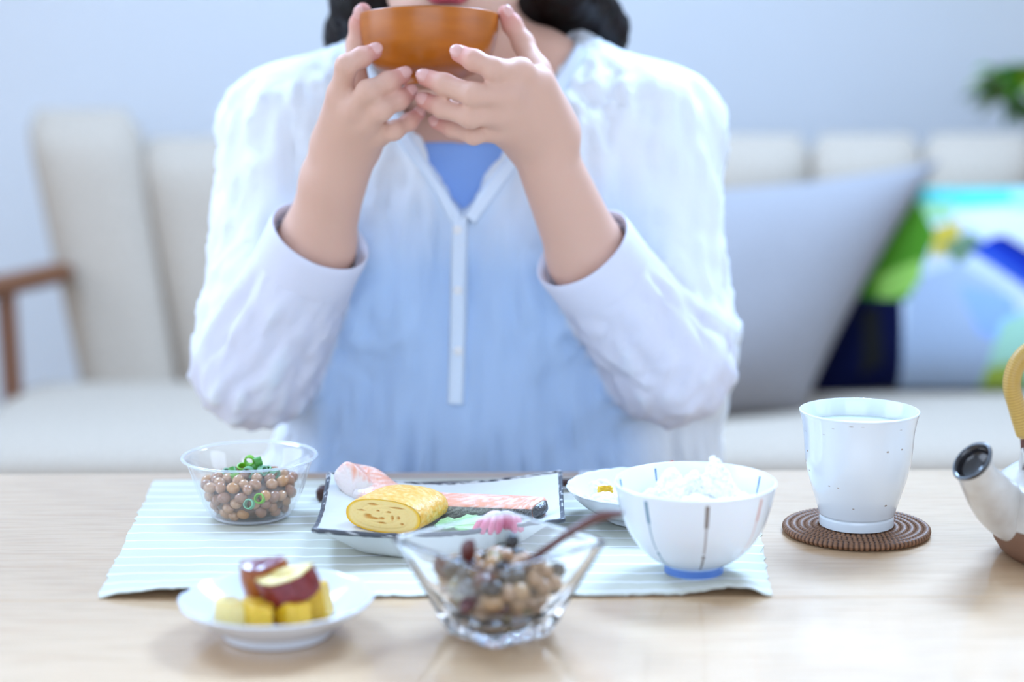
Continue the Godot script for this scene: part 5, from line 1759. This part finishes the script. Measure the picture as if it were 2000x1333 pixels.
func tea_cup() -> void:
	var base := Vector3(0.2649, 0.6, -1.3774) + Vector3(0, 0.0003, 0)
	var c := thing("coaster", "round woven brown rattan coaster under the tea cup", "coaster", base)
	var cane := surf(WHITE, 0.48, 0.4)
	var wob := noise(1.0, 55, FastNoiseLite.TYPE_SIMPLEX_SMOOTH, 2)
	# coils of cane, each wrapped with short strands
	for k in 9:
		var r := 0.0535 - k * 0.0057
		var s := Shape.new()
		var n := int(r * TAU / 0.0038)
		s.grid(n * 4, 12, func(u, v):
			var a: float = u * TAU
			var b: float = v * TAU
			var wrap_: float = pow(absf(sin(u * n * PI + (0.5 * PI if k % 2 else 0.0))), 0.6)
			var q: float = 0.0021 + 0.0010 * wrap_
			return Vector3(cos(a) * (r + cos(b) * q * 1.05), 0.0031 + sin(b) * q, sin(a) * (r + cos(b) * q * 1.05)), true, true, func(u, _v, p: Vector3):
				var wrap_: float = pow(absf(sin(u * n * PI + (0.5 * PI if k % 2 else 0.0))), 0.5)
				return lin(0.14, 0.08, 0.05).lerp(lin(0.62, 0.45, 0.33), wrap_ * (0.75 + 0.25 * wob.get_noise_3dv(p * 300))))  # shade between the strands is painted in as dark brown
		obj("coil", s.mesh(), cane, c)
	obj("underlay", Shape.new().lathe([Vector2(0, 0.0008), Vector2(0.052, 0.0008), Vector2(0.0525, 0.0016), Vector2(0.052, 0.0028), Vector2(0, 0.0028)], 48).mesh(), surf(Color(0.24, 0.14, 0.09), 0.7), c)
	var at := base + Vector3(0, 0.0061, 0)
	var t := thing("tea_cup", "tall white speckled porcelain tea cup standing on the rattan coaster", "cup", at)
	var glaze := surf(WHITE, 0.08, 0.5)
	var im := Image.create(1024, 512, false, Image.FORMAT_RGB8)
	im.fill(Color(0.88, 0.90, 0.915))
	rng.seed = 56
	for k in 34:   # iron specks in the glaze
		var p := Vector2i(rng.randi() % 1020, 40 + rng.randi() % 440)
		var r := 2 + (1 if rng.randf() < 0.4 else 0)
		for y in range(-r, r + 1):
			for x in range(-r * 2, r * 2 + 1):
				if x * x / 4.0 + y * y <= r * r:
					im.set_pixel(clampi(p.x + x, 0, 1023), clampi(p.y + y, 0, 511), Color(0.52, 0.42, 0.34) if r > 2 else Color(0.62, 0.54, 0.47))
	glaze.albedo_texture = ImageTexture.create_from_image(im)
	glaze.clearcoat_enabled = true
	glaze.clearcoat = 0.4
	glaze.clearcoat_roughness = 0.03
	var body := lathe_rows([Vector2(0.0289, 0.0098), Vector2(0.0298, 0.0130), Vector2(0.0335, 0.0250), Vector2(0.0375, 0.0385), Vector2(0.0402, 0.0520), Vector2(0.0420, 0.0720), Vector2(0.0432, 0.0800), Vector2(0.0447, 0.0868), Vector2(0.0455, 0.0893)], 6)
	obj("body", Shape.new().lathe(body, 96).mesh(), glaze, t)
	var plain := surf(Color(0.88, 0.91, 0.93), 0.08, 0.5)
	var ins := lathe_rows([Vector2(0.0455, 0.0893), Vector2(0.0454, 0.0900), Vector2(0.0446, 0.0902), Vector2(0.0437, 0.0893), Vector2(0.0405, 0.0780), Vector2(0.0392, 0.0700), Vector2(0.0375, 0.052), Vector2(0.0300, 0.0250), Vector2(0.020, 0.0130)], 4)
	ins.append(Vector2(0, 0.0125))
	obj("inside", Shape.new().lathe(ins, 96).mesh(), plain, t)
	obj("foot", Shape.new().lathe([Vector2(0, 0.003), Vector2(0.024, 0.003), Vector2(0.025, 0), Vector2(0.0278, 0), Vector2(0.0284, 0.0006), Vector2(0.0284, 0.0062), Vector2(0.0282, 0.0072), Vector2(0.0278, 0.0078), Vector2(0.0279, 0.0086), Vector2(0.0289, 0.0098)], 80).mesh(), plain, t)
	var tea := surf(Color(0.80, 0.86, 0.80), 0.03, 0.6)
	tag(obj("tea", Shape.new().lathe([Vector2(0, 0.0770), Vector2(0.0402, 0.0770), Vector2(0.0404, 0.0774), Vector2(0.0401, 0.0774), Vector2(0, 0.0773)], 64).mesh(), tea, self, at), "pale clear tea filling the speckled white cup", "tea")


func teapot() -> void:
	var base := Vector3(0.4155, 0.6, -1.3108) + Vector3(0, 0.0002, 0)
	var t := thing("teapot", "white stoneware teapot with brown base, dark-rimmed spout and cane handle at the right edge", "teapot", base)
	var glaze := surf(WHITE, 0.2, 0.5)
	glaze.albedo_texture = noise_map(0.02, 66, [Color(0.74, 0.70, 0.66), Color(0.80, 0.78, 0.75), Color(0.83, 0.82, 0.80)], 256)
	relief(glaze, noise_map(0.03, 67, [], 256), 0.05, Vector3.ONE * 8)
	var clay := surf(Color(0.50, 0.37, 0.29), 0.7, 0.3)
	relief(clay, noise_map(0.1, 68, [], 256), 0.03, Vector3.ONE * 10)
	part_label(obj("base", Shape.new().lathe([Vector2(0, 0.002), Vector2(0.046, 0.002), Vector2(0.047, 0.0), Vector2(0.050, 0.0), Vector2(0.056, 0.005), Vector2(0.0605, 0.012), Vector2(0.0625, 0.022), Vector2(0.0630, 0.0265), Vector2(0.06, 0.0267)], 96).mesh(), clay, t), "unglazed brown clay base")
	obj("body", Shape.new().lathe(lathe_rows([Vector2(0.0600, 0.0262), Vector2(0.0632, 0.0268), Vector2(0.0640, 0.0300), Vector2(0.0648, 0.0400), Vector2(0.0610, 0.0540), Vector2(0.0500, 0.0640), Vector2(0.0400, 0.0685), Vector2(0.0370, 0.0700), Vector2(0.0360, 0.0690), Vector2(0.0370, 0.0660)], 4), 96).mesh(), glaze, t)
	var lid := obj("lid", Shape.new().lathe(lathe_rows([Vector2(0.0355, 0.0690), Vector2(0.0355, 0.0710), Vector2(0.0300, 0.0760), Vector2(0.0160, 0.0800), Vector2(0.007, 0.0808), Vector2(0.006, 0.084), Vector2(0.0095, 0.0885), Vector2(0.0080, 0.0925), Vector2(0, 0.0935)], 4), 64).mesh(), glaze, t)
	lid.set_meta("label", "round lid with a knob")
	# the spout: outside up to the rim, then back down inside
	var tip := Vector3(0.3238, 0.6826, -1.262) - base
	var root := Vector3(-0.040, 0.034, 0.010)
	var bendp := Vector3(-0.062, 0.043, 0.016)
	var near := tip + (bendp - tip) * 0.30 + Vector3(-0.002, -0.002, 0)
	var cs := path_smooth([root, bendp, near, tip], 6)
	var rs := spread_radii([0.0280, 0.0200, 0.0138, 0.0126], 6)
	var mouth := Vector3(-0.62, 0.70, 0.36).normalized()   # which way the opening faces
	var rings := []
	for k in cs.size():
		var d: Vector3 = (cs[mini(k + 1, cs.size() - 1)] - cs[maxi(k - 1, 0)]).normalized()
		d = d.lerp(mouth, smoothstep(0.6, 1.0, float(k) / (cs.size() - 1))).normalized()
		var s := d.cross(Vector3.UP).normalized()
		rings.append([cs[k], s * rs[k], s.cross(d) * rs[k]])
	obj("spout", Shape.new().loft(rings, 40, 2.0, false).mesh(), glaze, t)
	var last: Array = rings[-1]
	var a: Vector3 = last[1].normalized()
	var b: Vector3 = last[2].normalized()
	var lip := []
	for q in [[0.0128, -0.0020], [0.0140, 0.0], [0.0148, 0.0014], [0.0144, 0.0026], [0.0130, 0.0026], [0.0118, 0.0010], [0.0108, -0.002], [0.0100, -0.006], [0.0, -0.009]]:
		lip.append([last[0] + mouth * q[1], a * q[0], b * q[0] * 1.12])
	part_label(obj("spout_rim", Shape.new().loft(lip, 40, 2.0, false).mesh(), surf(Color(0.13, 0.12, 0.13), 0.15, 0.6), t), "dark glossy rim and inside of the spout")
	# lugs and the cane handle arching from one to the other
	for s in [-1.0, 1.0]:
		var lug := []
		for k in 9:
			var w := PI * k / 8.0
			lug.append(Vector3(s * (0.0425 + 0.001 * sin(w)), 0.063 + 0.0185 * sin(w), 0.009 + cos(w) * 0.0075))
		obj("lug", Shape.new().tube(lug, [0.0035], 12).mesh(), glaze, t)
		for z in [0.0045, 0.0135]:
			obj("handle_end", Shape.new().tube([Vector3(s * 0.0430, 0.064, z * 0.6 + 0.004), Vector3(s * 0.0432, 0.080, z), Vector3(s * 0.0460, 0.098, 0.009)], [0.0026, 0.0028, 0.0030], 10).mesh(), surf(Color(0.33, 0.15, 0.10), 0.4), t)
	var arch := []
	var ar := []
	var pts := [Vector3(-0.0450, 0.0940, 0.009), Vector3(-0.0510, 0.112, 0.009), Vector3(-0.0560, 0.131, 0.009), Vector3(-0.0515, 0.1475, 0.009), Vector3(-0.038, 0.1575, 0.009), Vector3(0, 0.1640, 0.009)]
	for k in range(4, -1, -1):
		pts.append(Vector3(-pts[k].x, pts[k].y, 0.009))
	arch = path_smooth(pts, 26)
	for k in arch.size():
		ar.append(0.0061 + 0.00045 * absf(sin(k * PI / 2.6)))
	obj("handle", Shape.new().tube(arch, ar, 20, 1.0, Vector3.BACK, 2.0, func(_u, v, _p): return lin(0.82, 0.68, 0.36).lerp(lin(0.62, 0.47, 0.20), 0.5 + 0.5 * sin(v * 260 * 2.42))).mesh(), surf(WHITE, 0.35, 0.5), t)


func chopsticks() -> void:
	var wood := surf(Color(0.26, 0.13, 0.09), 0.3, 0.5)
	var a := Vector3(-0.1593, 0.6065, -1.4768)
	var b := Vector3(0.1032, 0.6075, -1.5146)
	for k in 2:
		var off := Vector3(0.001 * k, 0.0, -0.0085 * k)
		var o := Shape.new().tube([a + off, a.lerp(b, 0.4) + off * 0.9, a.lerp(b, 0.98) + off * 0.5], [0.0050, 0.0040, 0.0016], 24, 1.0, Vector3.UP, 5.0)
		tag(obj("chopstick", o.mesh(), wood), ["dark brown chopstick lying behind the square plate, the nearer of the pair", "dark brown chopstick lying behind the square plate, the farther of the pair"][k], "chopstick")
	var r := Vector3(0.0655, 0.6, -1.5435) + Vector3(0, 0.0016, 0)
	tag(obj("chopstick_rest", Shape.new().box(Vector3(0, 0.002, 0), Vector3(0.016, 0.0035, 0.034), 0.0014).mesh(), surf(Color(0.9, 0.92, 0.95), 0.2), self, r), "small white chopstick rest beside the scalloped dish", "chopstick rest")
